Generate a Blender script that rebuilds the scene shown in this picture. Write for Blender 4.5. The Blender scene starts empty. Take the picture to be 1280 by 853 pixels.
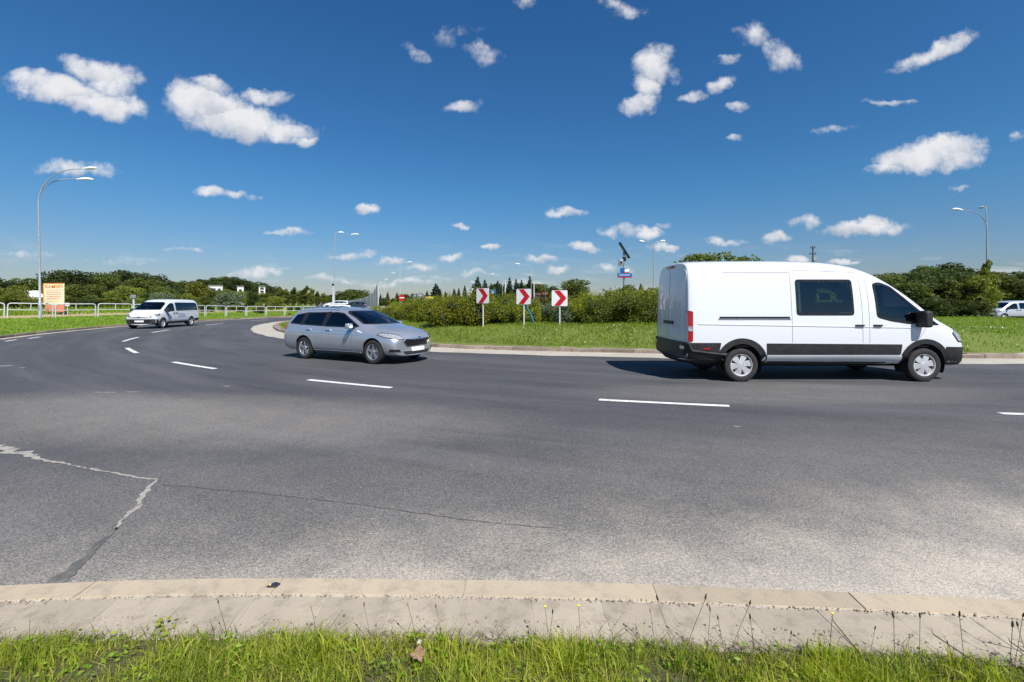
import bpy, bmesh, math, random
import numpy as np
from mathutils import Vector, Matrix, Euler
from mathutils.bvhtree import BVHTree

random.seed(7)
RNG = np.random.default_rng(11)
R = math.radians
scene = bpy.context.scene
COL = scene.collection

# ------------------------------------------------------------------ camera
cam_d = bpy.data.cameras.new("camera")
cam_d.lens = 16.0
cam_d.sensor_width = 36.0
cam_d.sensor_fit = 'HORIZONTAL'
cam_d.shift_y = -46.5 / 1280.0
cam_d.clip_start = 0.05
cam_d.clip_end = 8000
cam = bpy.data.objects.new("camera", cam_d)
cam.location = (0, 0, 1.6)
cam.rotation_euler = (R(90), 0, 0)
COL.objects.link(cam)
scene.camera = cam
F = 16.0 / 36.0 * 1280.0
HY = 380.0
scene.render.resolution_x = 1024
scene.render.resolution_y = 682

# ------------------------------------------------------------------ exposure
scene.view_settings.view_transform = 'Standard'
scene.view_settings.look = 'None'
scene.view_settings.gamma = 1.0
scene.view_settings.use_curve_mapping = False
scene.view_settings.exposure = 0.65

# ------------------------------------------------------------------ sun
SUN_EL, SUN_AZ = 51.0, 31.0      # azimuth: degrees to the right of straight behind the camera
sd = Vector((math.sin(R(SUN_AZ)) * math.cos(R(SUN_EL)), -math.cos(R(SUN_AZ)) * math.cos(R(SUN_EL)), math.sin(R(SUN_EL))))
sun_d = bpy.data.lights.new("sun", 'SUN')
sun_d.energy = 4.2
sun_d.angle = R(0.53)
sun_d.color = (1.0, 0.955, 0.89)
sun = bpy.data.objects.new("sun", sun_d)
sun.rotation_euler = sd.to_track_quat('Z', 'Y').to_euler()
sun.location = (0, 0, 60)
COL.objects.link(sun)

# ------------------------------------------------------------------ node helper
class NT:
    def __init__(self, tree):
        self.t = tree
        self.n = tree.nodes
        self.l = tree.links
    def node(self, typ, **kw):
        n = self.n.new(typ)
        for k, v in kw.items():
            setattr(n, k, v)
        return n
    def put(self, sock, v):
        if v is None:
            return
        if isinstance(v, bpy.types.NodeSocket):
            self.l.new(v, sock)
        else:
            if hasattr(sock.default_value, '__len__') and not hasattr(v, '__len__'):
                v = (v,) * len(sock.default_value)
            if hasattr(sock.default_value, '__len__') and len(sock.default_value) == 4 and len(v) == 3:
                v = (*v, 1)
            sock.default_value = v
    def math(self, op, a, b=None, c=None, clamp=False):
        n = self.node('ShaderNodeMath', operation=op, use_clamp=clamp)
        self.put(n.inputs[0], a)
        self.put(n.inputs[1], b)
        self.put(n.inputs[2], c)
        return n.outputs[0]
    def vmath(self, op, a, b=None):
        n = self.node('ShaderNodeVectorMath', operation=op)
        self.put(n.inputs[0], a)
        self.put(n.inputs[1], b)
        return n.outputs[1] if op in ('LENGTH', 'DOT_PRODUCT', 'DISTANCE') else n.outputs[0]
    def mix(self, f, a, b, blend='MIX'):
        n = self.node('ShaderNodeMix', data_type='RGBA', blend_type=blend)
        self.put(n.inputs[0], f)
        self.put(n.inputs[6], a)
        self.put(n.inputs[7], b)
        return n.outputs[2]
    def mixf(self, f, a, b):
        n = self.node('ShaderNodeMix', data_type='FLOAT')
        self.put(n.inputs[0], f)
        self.put(n.inputs[2], a)
        self.put(n.inputs[3], b)
        return n.outputs[0]
    def noise(self, vec, scale, detail=4, rough=.55, out=0, dist=0.0):
        n = self.node('ShaderNodeTexNoise')
        self.put(n.inputs['Vector'], vec)
        n.inputs['Scale'].default_value = scale
        n.inputs['Detail'].default_value = detail
        n.inputs['Roughness'].default_value = rough
        n.inputs['Distortion'].default_value = dist
        return n.outputs[out]
    def ramp(self, f, lo, hi, a=0.0, b=1.0, smooth=True):
        n = self.node('ShaderNodeMapRange', interpolation_type='SMOOTHSTEP' if smooth else 'LINEAR')
        self.put(n.inputs[0], f)
        n.inputs[1].default_value = lo
        n.inputs[2].default_value = hi
        n.inputs[3].default_value = a
        n.inputs[4].default_value = b
        return n.outputs[0]

# ------------------------------------------------------------------ sky with clouds
world = bpy.data.worlds.new("World")
scene.world = world
world.use_nodes = True
w = NT(world.node_tree)
w.n.clear()
sky = w.node('ShaderNodeTexSky', sky_type='NISHITA')
sky.sun_disc = False
sky.sun_elevation = R(SUN_EL)
sky.sun_rotation = math.atan2(sd.x, sd.y)
sky.altitude = 200
sky.air_density = 1.25
sky.dust_density = 0.25
sky.ozone_density = 3.0
SKY_STRENGTH = 0.086
hs = w.node('ShaderNodeHueSaturation')
hs.inputs['Saturation'].default_value = 1.22
hs.inputs['Value'].default_value = 0.84
w.l.new(sky.outputs[0], hs.inputs['Color'])
tc = w.node('ShaderNodeTexCoord')
sep = w.node('ShaderNodeSeparateXYZ')
w.l.new(tc.outputs['Generated'], sep.inputs[0])
yy = w.math('MAXIMUM', sep.outputs[1], 0.05)
cu = w.math('DIVIDE', sep.outputs[0], yy)
cv = w.math('DIVIDE', sep.outputs[2], yy)
front = w.math('GREATER_THAN', sep.outputs[1], 0.06)
comb = w.node('ShaderNodeCombineXYZ')
w.l.new(cu, comb.inputs[0]); w.l.new(cv, comb.inputs[1])
P2 = comb.outputs[0]
# cloud list: direction (tangent-plane, degrees-like units), radii, turn, thickness
CL = [  # px, py, rx, ry, turn, amount
 (125,88,52,17,-16,1.05),(72,112,80,19,-7,1.05),(120,128,62,17,-8,1.0),(140,105,26,22,-10,.9),
 (255,128,50,27,-8,1.15),(300,150,75,23,-6,1.15),(345,160,52,15,-5,1.05),(384,173,15,8,0,.9),(330,119,34,9,2,.8),(268,110,25,14,-10,1.0),
 (96,210,48,12,0,.62),
 (262,240,20,7,0,.8),(290,240,14,6,0,.6),(316,242,12,4,0,.35),(358,291,27,4,0,.55),(461,260,20,8,-12,.75),
 (570,285,13,5,0,.7),(613,312,11,4,0,.7),(581,131,22,8,0,.6),(520,66,16,8,-28,.5),(606,70,22,14,-20,.45),(656,4,14,9,0,.45),(775,6,30,10,-10,.55),(560,40,26,10,0,.22),
 (705,265,25,7,2,.85),(730,311,25,6,0,.8),(678,325,22,5,0,.75),(698,337,18,4,0,.5),(820,82,26,24,0,1.0),(810,105,16,20,20,.85),(797,125,25,13,15,.9),(840,92,16,10,0,.4),
 (945,44,22,17,0,.6),(980,70,24,19,-8,.6),(908,75,18,5,12,.4),(901,104,18,10,28,.75),(868,124,18,7,5,.7),(922,134,15,5,-4,.6),(918,174,10,5,0,.5),
 (1170,62,58,11,22,.85),(1140,72,24,9,15,.7),(1110,128,38,4,3,.5),(1165,195,66,21,7,1.1),(1190,186,38,16,12,1.0),(1115,212,34,9,0,.6),(1275,171,10,6,0,.4),(1040,163,22,4,0,.28),
 (1080,284,55,9,4,1.0),(1095,278,30,9,0,.9),(1008,276,22,8,0,.55),(970,299,20,8,0,.9),(905,304,24,7,0,.85),(765,288,15,7,0,.6),(800,290,26,9,-6,.75),(809,297,12,9,0,1.0),(830,283,14,5,0,.6),(830,312,20,5,0,.6),
 (1000,324,14,5,0,.8),(1058,322,24,4,0,.7),(440,318,28,5,0,.6),(487,326,20,4,0,.65),(527,334,20,6,0,.8),(565,323,15,4,0,.6),(320,341,32,7,3,.75),(600,342,22,4,0,.55),(418,350,40,5,0,.5),(505,352,50,5,0,.45),(225,316,26,3,0,.3),(660,352,40,5,0,.4),(760,335,26,5,0,.4),(880,336,40,5,0,.4),(1220,352,50,5,0,.4),(1198,232,12,4,0,.35),(45,320,40,5,0,.3),(150,328,30,4,0,.25),
]
# more cloud to either side, for views turned a little
rr = random.Random(5)
for k in range(10):
    s = -1 if k % 2 else 1
    CL.append((640 + s * rr.uniform(760, 1500), rr.uniform(120, 300), rr.uniform(50, 120), rr.uniform(12, 25), 0, .95))
warp = w.noise(P2, 9.0, 3, .5, out=1)
warp = w.vmath('SUBTRACT', warp, (0.5, 0.5, 0.5))
wsc = w.node('ShaderNodeVectorMath', operation='SCALE')
w.l.new(warp, wsc.inputs[0]); wsc.inputs['Scale'].default_value = 0.06
PW = w.vmath('ADD', P2, wsc.outputs[0])
wf = w.noise(P2, 42.0, 3, .6, out=1)
wf = w.vmath('SUBTRACT', wf, (0.5, 0.5, 0.5))
wsf = w.node('ShaderNodeVectorMath', operation='SCALE')
w.l.new(wf, wsf.inputs[0]); wsf.inputs['Scale'].default_value = 0.022
PW = w.vmath('ADD', PW, wsf.outputs[0])
PWS = w.node('ShaderNodeSeparateXYZ'); w.l.new(PW, PWS.inputs[0])
field = None
shade = None
for (px, py, rx, ry, turn, am) in CL:
    m = w.node('ShaderNodeMapping', vector_type='TEXTURE')
    cc = w.node('ShaderNodeCombineXYZ')
    w.l.new(PWS.outputs[0], cc.inputs[0]); w.l.new(PWS.outputs[1], cc.inputs[1])
    if field is not None: w.l.new(field, cc.inputs[2])   # evaluates the clouds one after another
    w.l.new(cc.outputs[0], m.inputs[0])
    m.inputs['Location'].default_value = ((px - 640) / F, (HY - py) / F, 0)
    m.inputs['Rotation'].default_value = (0, 0, R(turn))
    k = 1.15
    m.inputs['Scale'].default_value = (k * rx / F, k * ry / F, 1e6)
    d = w.vmath('DOT_PRODUCT', m.outputs[0], m.outputs[0])
    f = w.math('MULTIPLY_ADD', d, -am, am)
    if field is None:
        field = f
        shade = w.vmath('DOT_PRODUCT', m.outputs[0], (0, 1, 0))
    else:
        gt = w.math('GREATER_THAN', f, field)
        yv = w.vmath('DOT_PRODUCT', m.outputs[0], (0, 1, 0))
        shade = w.mixf(gt, shade, yv)
        field = w.math('MAXIMUM', field, f)
n1 = w.noise(P2, 20.0, 10, .60)
n3 = w.noise(P2, 16.0, 4, .5)
n2 = w.noise(P2, 90.0, 6, .6)
nn = w.math('MULTIPLY_ADD', n1, 2.0, -1.0)
nn = w.math('MULTIPLY_ADD', n2, 0.32, nn)
dens = w.math('ADD', w.math('MAXIMUM', field, -1.0), nn)
alpha = w.ramp(dens, 0.12, 1.12)
alpha = w.math('MULTIPLY', alpha, front)
# low far-off bands near the horizon
strm = w.node('ShaderNodeMapping'); w.l.new(P2, strm.inputs[0]); strm.inputs['Scale'].default_value = (6, 34, 1)
bn = w.noise(strm.outputs[0], 1.3, 6, .6)
bandmask = w.math('MULTIPLY', w.ramp(cv, 0.0, 0.02), w.ramp(cv, 0.16, 0.05))
band = w.math('MULTIPLY', w.ramp(bn, .52, .72), bandmask)
band = w.math('MULTIPLY', band, .45)
alpha = w.math('MAXIMUM', alpha, w.math('MULTIPLY', band, front))
alpha = w.math('MULTIPLY', alpha, .97)
# cloud tone: sunlit tops, greyer flat bases
lit = w.math('MULTIPLY_ADD', shade, .42, w.math('MULTIPLY_ADD', n3, 1.3, -.30))
lit = w.ramp(lit, -.10, .55)
ctone = w.mix(lit, (4.0, 4.3, 4.9), (6.3, 6.35, 6.5))
elev = w.math('DIVIDE', sep.outputs[2], w.math('SQRT', w.math('MULTIPLY_ADD', sep.outputs[0], sep.outputs[0], w.math('MULTIPLY', sep.outputs[1], sep.outputs[1]))))
tint = w.mix(w.ramp(elev, .02, .26), (.47, .535, .75), (.40, .67, .85))
skyc = w.mix(1.0, hs.outputs[0], tint, 'MULTIPLY')
final = w.mix(alpha, skyc, ctone)
bg = w.node('ShaderNodeBackground')
bg.inputs[1].default_value = SKY_STRENGTH
w.l.new(final, bg.inputs[0])
wo = w.node('ShaderNodeOutputWorld')
w.l.new(bg.outputs[0], wo.inputs[0])
world.cycles.sampling_method = 'MANUAL'
world.cycles.sample_map_resolution = 512

# ------------------------------------------------------------------ materials
MATS = {}
def principled(name, col=(.5, .5, .5), rough=.5, metal=0.0, coat=0.0, spec=.5, emit=None):
    m = bpy.data.materials.new(name)
    m.use_nodes = True
    t = NT(m.node_tree)
    b = t.n['Principled BSDF']
    b.inputs['Base Color'].default_value = (*col, 1)
    b.inputs['Roughness'].default_value = rough
    b.inputs['Metallic'].default_value = metal
    b.inputs['Coat Weight'].default_value = coat
    b.inputs['Coat Roughness'].default_value = .04
    b.inputs['Specular IOR Level'].default_value = spec
    MATS[name] = m
    return m, t, b

def objpos(t):
    return t.node('ShaderNodeTexCoord').outputs['Object']

def varied(name, c1, c2, scale=3.0, rough=.6, metal=0.0, coat=0.0, bump=0.0, bscale=60, spec=.4):
    m, t, b = principled(name, c1, rough, metal, coat, spec)
    p = objpos(t)
    n = t.noise(p, scale, 6, .6)
    t.put(b.inputs['Base Color'], t.mix(t.ramp(n, .3, .7), c1, c2))
    t.put(b.inputs['Roughness'], t.ramp(t.noise(p, scale * 2.3, 4), .3, .7, max(.02, rough - .08), min(1, rough + .1)))
    if bump:
        bp = t.node('ShaderNodeBump')
        bp.inputs['Strength'].default_value = bump
        bp.inputs['Distance'].default_value = .01
        t.l.new(t.noise(p, bscale, 4), bp.inputs['Height'])
        t.l.new(bp.outputs[0], b.inputs['Normal'])
    return m

varied('galvanised', (.42, .45, .47), (.30, .33, .36), 5, .42, .55)
varied('white_metal', (.56, .58, .60), (.46, .48, .50), 3, .45)
varied('lamp_grey', (.34, .37, .40), (.27, .30, .33), 4, .4)
varied('lamp_lens', (.82, .83, .84), (.7, .72, .74), 4, .25)
varied('black_plastic', (.018, .018, .02), (.03, .03, .032), 8, .5)
varied('dark_trim', (.012, .012, .013), (.02, .02, .021), 8, .3)
varied('rubber', (.022, .022, .023), (.034, .033, .032), 14, .75)
varied('alloy', (.62, .63, .65), (.5, .51, .53), 12, .28, .85)
varied('hub_silver', (.60, .61, .62), (.5, .5, .52), 10, .35, .35)
varied('well', (.01, .01, .01), (.018, .017, .016), 6, .9)
varied('seat_cloth', (.05, .052, .058), (.035, .036, .04), 20, .9)
varied('tail_red', (.40, .010, .012), (.3, .008, .01), 12, .15, 0, .6)
varied('lamp_clear', (.55, .57, .6), (.25, .26, .28), 26, .12, .3, .9)
varied('chrome', (.75, .76, .78), (.65, .66, .68), 8, .12, 1.0)
varied('plate_white', (.78, .79, .80), (.7, .71, .72), 10, .4)
varied('sign_white', (.78, .78, .79), (.70, .70, .71), 6, .4)
varied('sign_red', (.52, .012, .018), (.44, .010, .015), 6, .4)
varied('sign_blue', (.012, .10, .36), (.010, .08, .30), 6, .4)
varied('hose_blue', (.02, .20, .28), (.02, .14, .20), 6, .5)
varied('sign_yellow', (.80, .62, .08), (.72, .55, .06), 6, .5)
varied('board_cream', (.80, .69, .46), (.78, .72, .54), .9, .5)
varied('board_orange', (.72, .33, .07), (.68, .30, .07), .9, .5)
varied('board_red', (.68, .24, .15), (.62, .20, .13), .9, .5)
varied('solar', (.010, .014, .03), (.014, .02, .04), 4, .2, .2)
varied('wall_white', (.70, .69, .66), (.58, .57, .54), .6, .8)
varied('roof_red', (.17, .09, .07), (.13, .07, .055), 1.2, .8)
varied('roof_grey', (.20, .20, .20), (.14, .14, .15), 1.2, .8)
varied('window_dark', (.03, .035, .04), (.05, .055, .06), 2, .15)
varied('screen_grey', (.10, .115, .13), (.15, .165, .18), .5, .45)
varied('bark', (.10, .075, .05), (.055, .042, .03), 6, .9, bump=.5, bscale=18)
varied('skin', (.52, .30, .21), (.46, .26, .18), 10, .5)
varied('orange_cloth', (.80, .12, .02), (.7, .10, .02), 10, .8)
varied('leaf_dry', (.36, .22, .13), (.48, .33, .22), 30, .8)
varied('paper', (.7, .69, .65), (.55, .54, .5), 30, .7)
varied('litter_black', (.02, .02, .035), (.05, .045, .05), 40, .4)
varied('litter_yellow', (.6, .5, .12), (.5, .4, .1), 40, .5)
varied('stone_pale', (.55, .52, .46), (.42, .40, .36), 3, .85, bump=.4, bscale=30)
varied('line_blue', (.05, .12, .35), (.04, .2, .4), 6, .4)
varied('line_teal', (.05, .32, .36), (.04, .28, .34), 6, .4)
varied('line_grey', (.30, .34, .45), (.26, .30, .40), 6, .4)

def paint(name, col, metal, rough, flake=0.0, dirt=(.30, .27, .23)):
    m, t, b = principled(name, col, rough, metal, .8, .5)
    geo = t.node('ShaderNodeNewGeometry')
    p = objpos(t)
    s = t.node('ShaderNodeSeparateXYZ'); t.l.new(p, s.inputs[0])
    n = t.noise(p, 5, 6, .65)
    # road dust on the lower panels: a real film with an uneven edge
    low = t.ramp(t.math('MULTIPLY_ADD', n, -.5, s.outputs[2]), .05, .45, .22, 0)
    c = t.mix(low, col, dirt)
    c = t.mix(geo.outputs['Backfacing'], c, (.035, .036, .038))
    t.put(b.inputs['Base Color'], c)
    if flake:
        v = t.node('ShaderNodeTexNoise'); v.inputs['Scale'].default_value = 900
        bp = t.node('ShaderNodeBump'); bp.inputs['Strength'].default_value = flake; bp.inputs['Distance'].default_value = .001
        t.l.new(v.outputs[0], bp.inputs['Height']); t.l.new(bp.outputs[0], b.inputs['Normal'])
    t.put(b.inputs['Metallic'], t.math('MULTIPLY', t.math('SUBTRACT', 1.0, geo.outputs['Backfacing']), metal))
    return m
paint('paint_white', (.68, .70, .73), 0, .32)
paint('paint_silver', (.55, .58, .63), .68, .26, .06, (.22, .20, .18))
paint('paint_dark', (.03, .04, .06), .3, .3)
paint('paint_palegrey', (.55, .58, .62), .3, .3)

def glass(name, tint=.35, col=(.62, .75, .72)):
    m = bpy.data.materials.new(name); m.use_nodes = True
    t = NT(m.node_tree); t.n.clear()
    tr = t.node('ShaderNodeBsdfTransparent'); tr.inputs[0].default_value = (col[0] * tint, col[1] * tint, col[2] * tint, 1)
    gl = t.node('ShaderNodeBsdfGlossy'); gl.inputs['Roughness'].default_value = .015; gl.inputs[0].default_value = (1, 1, 1, 1)
    fr = t.node('ShaderNodeFresnel'); fr.inputs[0].default_value = 1.52
    ff = t.math('MULTIPLY_ADD', fr.outputs[0], 1.0, .03, clamp=True)
    mx = t.node('ShaderNodeMixShader'); t.l.new(ff, mx.inputs[0]); t.l.new(tr.outputs[0], mx.inputs[1]); t.l.new(gl.outputs[0], mx.inputs[2])
    o = t.node('ShaderNodeOutputMaterial'); t.l.new(mx.outputs[0], o.inputs[0])
    MATS[name] = m
glass('glass', .88)
glass('glass_dark', .16)

def foliage(name, cols, scale=1.0, trans=.35, island=True):
    m = bpy.data.materials.new(name); m.use_nodes = True
    t = NT(m.node_tree); t.n.clear()
    geo = t.node('ShaderNodeNewGeometry')
    oi = t.node('ShaderNodeObjectInfo')
    n = t.noise(geo.outputs['Position'], scale, 4, .6)
    c = t.mix(t.ramp(n, .35, .65), cols[0], cols[1])
    if island:
        r = geo.outputs['Random Per Island']
        c = t.mix(t.ramp(r, .55, 1.0, 0, .85), c, cols[2])
    hv = t.node('ShaderNodeHueSaturation')
    t.l.new(c, hv.inputs['Color'])
    t.put(hv.inputs['Value'], t.ramp(oi.outputs['Random'], 0, 1, .78, 1.22, False))
    t.put(hv.inputs['Hue'], t.ramp(oi.outputs['Random'], 0, 1, .487, .508, False))
    c = hv.outputs[0]
    df = t.node('ShaderNodeBsdfPrincipled')
    df.inputs['Roughness'].default_value = .55
    df.inputs['Specular IOR Level'].default_value = .25
    t.l.new(c, df.inputs['Base Color'])
    tl = t.node('ShaderNodeBsdfTranslucent')
    c2 = t.mix(1.0, c, (1.25, 1.35, .55), 'MULTIPLY')
    t.l.new(c2, tl.inputs[0])
    mx = t.node('ShaderNodeMixShader'); mx.inputs[0].default_value = trans
    t.l.new(df.outputs[0], mx.inputs[1]); t.l.new(tl.outputs[0], mx.inputs[2])
    o = t.node('ShaderNodeOutputMaterial'); t.l.new(mx.outputs[0], o.inputs[0])
    MATS[name] = m
    return m
foliage('leaf_mid', [(.115, .145, .030), (.075, .105, .024), (.17, .20, .05)], .5)
foliage('leaf_dark', [(.062, .085, .024), (.045, .066, .021), (.10, .13, .04)], .5)
foliage('leaf_light', [(.19, .21, .035), (.13, .165, .03), (.26, .27, .06)], .5)
foliage('leaf_silver', [(.15, .19, .12), (.10, .14, .08), (.26, .29, .20)], .5)
foliage('leaf_hedge', [(.255, .285, .022), (.120, .155, .018), (.36, .36, .035)], 1.1)
foliage('leaf_hedge_dark', [(.15, .18, .025), (.09, .118, .018), (.24, .26, .035)], 1.1)
foliage('leaf_red', [(.11, .05, .03), (.08, .07, .025), (.16, .08, .04)], 1.1)
foliage('needle', [(.022, .045, .024), (.018, .036, .020), (.04, .07, .03)], .6, .15)
foliage('grass_near', [(.37, .42, .030), (.17, .24, .018), (.54, .48, .13)], 2.2, .45)
foliage('grass_island', [(.23, .34, .028), (.145, .235, .020), (.32, .38, .06)], .8, .4)
foliage('stalk', [(.16, .17, .07), (.12, .12, .05), (.22, .20, .10)], 3, .2)
foliage('seed_head', [(.07, .045, .03), (.05, .035, .022), (.12, .08, .04)], 5, .1)
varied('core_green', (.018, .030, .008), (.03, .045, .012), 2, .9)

# ------------------------------------------------------------------ object helpers
def link(o, parent=None):
    COL.objects.link(o)
    if parent is not None:
        o.parent = parent
    return o

def mobj(name, me, mat=None, parent=None, smooth=None):
    o = bpy.data.objects.new(name, me)
    if mat is not None:
        for mm in (mat if isinstance(mat, (list, tuple)) else [mat]):
            me.materials.append(MATS[mm] if isinstance(mm, str) else mm)
    if smooth is not None:
        for p in me.polygons:
            p.use_smooth = True
        if smooth < 179:
            me.set_sharp_from_angle(angle=R(smooth))
    return link(o, parent)

def from_bm(name, bm, mat, parent=None, smooth=35):
    me = bpy.data.meshes.new(name)
    bm.normal_update()
    bm.to_mesh(me); bm.free()
    return mobj(name, me, mat, parent, smooth)

def from_data(name, v, f, mat, parent=None, smooth=None):
    me = bpy.data.meshes.new(name)
    me.from_pydata([tuple(x) for x in v] if not isinstance(v, np.ndarray) else v.tolist(), [], f if not isinstance(f, np.ndarray) else f.tolist())
    me.update()
    return mobj(name, me, mat, parent, smooth)

def thing(name, label, cat, loc=(0, 0, 0), rz=0.0, group=None):
    o = bpy.data.objects.new(name, None)
    o.empty_display_size = .3
    o.location = loc; o.rotation_euler = (0, 0, rz)
    link(o)
    return tag(o, label, cat, group)

def tag(o, label, cat, group=None):
    o['label'] = label; o['category'] = cat
    if group: o['group'] = group
    return o

def struct(o, kind='structure'):
    o['kind'] = kind
    return o

def kids(o):
    return [c for c in KIDS.get(o.name, [])]
def copy_tree(o, parent=None, label=None, group=None):
    c = o.copy(); COL.objects.link(c)
    if parent is not None: c.parent = parent
    if label: c['label'] = label
    if group: c['group'] = group
    for ch in list(o.children):
        copy_tree(ch, c)
    return c

def bm_box(bm, c, s, rot=None, bev=0.0, seg=2, mi=0):
    r = bmesh.ops.create_cube(bm, size=1.0)
    vs = r['verts']
    M = Matrix.Translation(c) @ (rot.to_matrix().to_4x4() if rot is not None else Matrix.Identity(4)) @ Matrix.Diagonal((*s, 1))
    bmesh.ops.transform(bm, matrix=M, verts=vs)
    fs = set(f for v in vs for f in v.link_faces)
    for f in fs: f.material_index = mi
    if bev > 0:
        es = list(set(e for v in vs for e in v.link_edges))
        bmesh.ops.bevel(bm, geom=es, offset=bev, segments=seg, affect='EDGES', profile=.6, clamp_overlap=True)
    return vs

def bm_tube(bm, pts, rad, seg=10, caps=True, mi=0):
    """tube through a list of points; rad is a number or a list"""
    pts = [Vector(p) for p in pts]
    n = len(pts)
    if not hasattr(rad, '__len__'): rad = [rad] * n
    rings = []
    up = None
    for i, p in enumerate(pts):
        d = (pts[min(i + 1, n - 1)] - pts[max(i - 1, 0)]).normalized()
        if up is None:
            up = Vector((0, 0, 1)) if abs(d.z) < .9 else Vector((1, 0, 0))
        a = d.cross(up)
        if a.length < 1e-5: a = d.cross(Vector((0, 1, 0)))
        a.normalize(); b = a.cross(d).normalized(); up = b
        rings.append([bm.verts.new(p + (a * math.cos(2 * math.pi * k / seg) + b * math.sin(2 * math.pi * k / seg)) * rad[i]) for k in range(seg)])
    for i in range(n - 1):
        for k in range(seg):
            f = bm.faces.new((rings[i][k], rings[i + 1][k], rings[i + 1][(k + 1) % seg], rings[i][(k + 1) % seg]))
            f.material_index = mi
    if caps:
        f = bm.faces.new(list(reversed(rings[0]))) ; f.material_index = mi
        f = bm.faces.new(rings[-1]); f.material_index = mi
    return rings

def bm_lathe(bm, prof, axis='Y', seg=40, mi=0, center=(0, 0, 0)):
    """prof: list of (radius, position along the axis)"""
    rings = []
    c = Vector(center)
    for (r, a) in prof:
        ring = []
        for k in range(seg):
            t = 2 * math.pi * k / seg
            if axis == 'Y': v = Vector((r * math.cos(t), a, r * math.sin(t)))
            elif axis == 'Z': v = Vector((r * math.cos(t), r * math.sin(t), a))
            else: v = Vector((a, r * math.cos(t), r * math.sin(t)))
            ring.append(bm.verts.new(v + c))
        rings.append(ring)
    for i in range(len(prof) - 1):
        for k in range(seg):
            f = bm.faces.new((rings[i][k], rings[i][(k + 1) % seg], rings[i + 1][(k + 1) % seg], rings[i + 1][k]))
            f.material_index = mi
    return rings

def bm_prism(bm, poly, mat4, depth, bev=0, mi=0):
    """polygon in the local xy plane extruded along local z by depth"""
    a = [bm.verts.new(mat4 @ Vector((x, y, 0))) for x, y in poly]
    b = [bm.verts.new(mat4 @ Vector((x, y, depth))) for x, y in poly]
    fs = [bm.faces.new(list(reversed(a))), bm.faces.new(b)]
    n = len(poly)
    for i in range(n):
        fs.append(bm.faces.new((a[i], a[(i + 1) % n], b[(i + 1) % n], b[i])))
    for f in fs: f.material_index = mi
    return fs

def catmull(pts, n=8, closed=False):
    P = [np.array(p, float) for p in pts]
    out = []
    m = len(P)
    for i in range(m if closed else m - 1):
        p0 = P[i - 1] if (i > 0 or closed) else 2 * P[0] - P[1]
        p1 = P[i]; p2 = P[(i + 1) % m]
        p3 = P[(i + 2) % m] if (i + 2 < m or closed) else 2 * P[-1] - P[-2]
        for k in range(n):
            t = k / n
            out.append(.5 * ((2 * p1) + (-p0 + p2) * t + (2 * p0 - 5 * p1 + 4 * p2 - p3) * t * t + (-p0 + 3 * p1 - 3 * p2 + p3) * t ** 3))
    if not closed: out.append(P[-1])
    return out

def resample(pts, step):
    pts = [np.array(p, float) for p in pts]
    d = [0]
    for i in range(1, len(pts)): d.append(d[-1] + np.linalg.norm(pts[i] - pts[i - 1]))
    n = max(2, int(d[-1] / step) + 1)
    s = np.linspace(0, d[-1], n)
    A = np.array(pts)
    return np.stack([np.interp(s, d, A[:, k]) for k in range(A.shape[1])], 1)

def sstep(a, b, x):
    t = np.clip((x - a) / (b - a), 0, 1)
    return t * t * (3 - 2 * t)

# ------------------------------------------------------------------ ground shapes
CX, CY = 15.0, 45.0
PH = np.array([-80, -40, 0, 3.8, 19.6, 30, 48.6, 62, 83.6, 100, 140, 180, 220, 280.])
RE = np.array([29.8, 31.8, 33.0, 33.0, 33.4, 34.6, 35.2, 35.4, 36.2, 36, 34, 33, 31.5, 29.8])
PO = np.array([-80, -60, 50, 57.6, 73.7, 90, 106, 130, 180, 240, 280, 300.])
RO = np.array([45, 45, 45.6, 45.4, 44.5, 43.4, 42.9, 43, 43.5, 44, 45, 45.])
def r_in(ph): return float(np.interp(ph, PH, RE))
def r_out(ph): return float(np.interp(ph, PO, RO))
def polar(ph, r): return (CX - r * math.sin(R(ph)), CY - r * math.cos(R(ph)))
def to_polar(x, y): return (math.degrees(math.atan2(CX - x, CY - y)), math.hypot(CX - x, CY - y))
GUT = 1.25
def z_island(x, y):
    ph, r = to_polar(x, y)
    if ph < -80: ph += 360
    d = r_in(ph) - GUT - .15 - r
    if d < .36: return .095
    top = .74 - .26 * float(sstep(6, 22, x)) + .05 * math.sin(x * .35) * math.cos(y * .3)
    return .12 + (top - .12) * float(sstep(0, 2.9, d)) + .03 * math.sin(x * 1.7 + y) * float(sstep(0, 1, d))
def z_outer(x, y):
    ph, r = to_polar(x, y)
    if ph < -80: ph += 360
    d = r - r_out(ph) - .15
    z = .12 + .38 * float(sstep(0, 5, d)) + .45 * float(sstep(6, 22, d)) + .03 * math.sin(x * .8) * math.sin(y * .6) * float(sstep(0, 2, d))
    # wooded hill far to the left
    hx, hy = x + 175, y - 300
    z += 9.5 * math.exp(-(hx * hx / 42 ** 2 + hy * hy / 50 ** 2))
    return z

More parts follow.
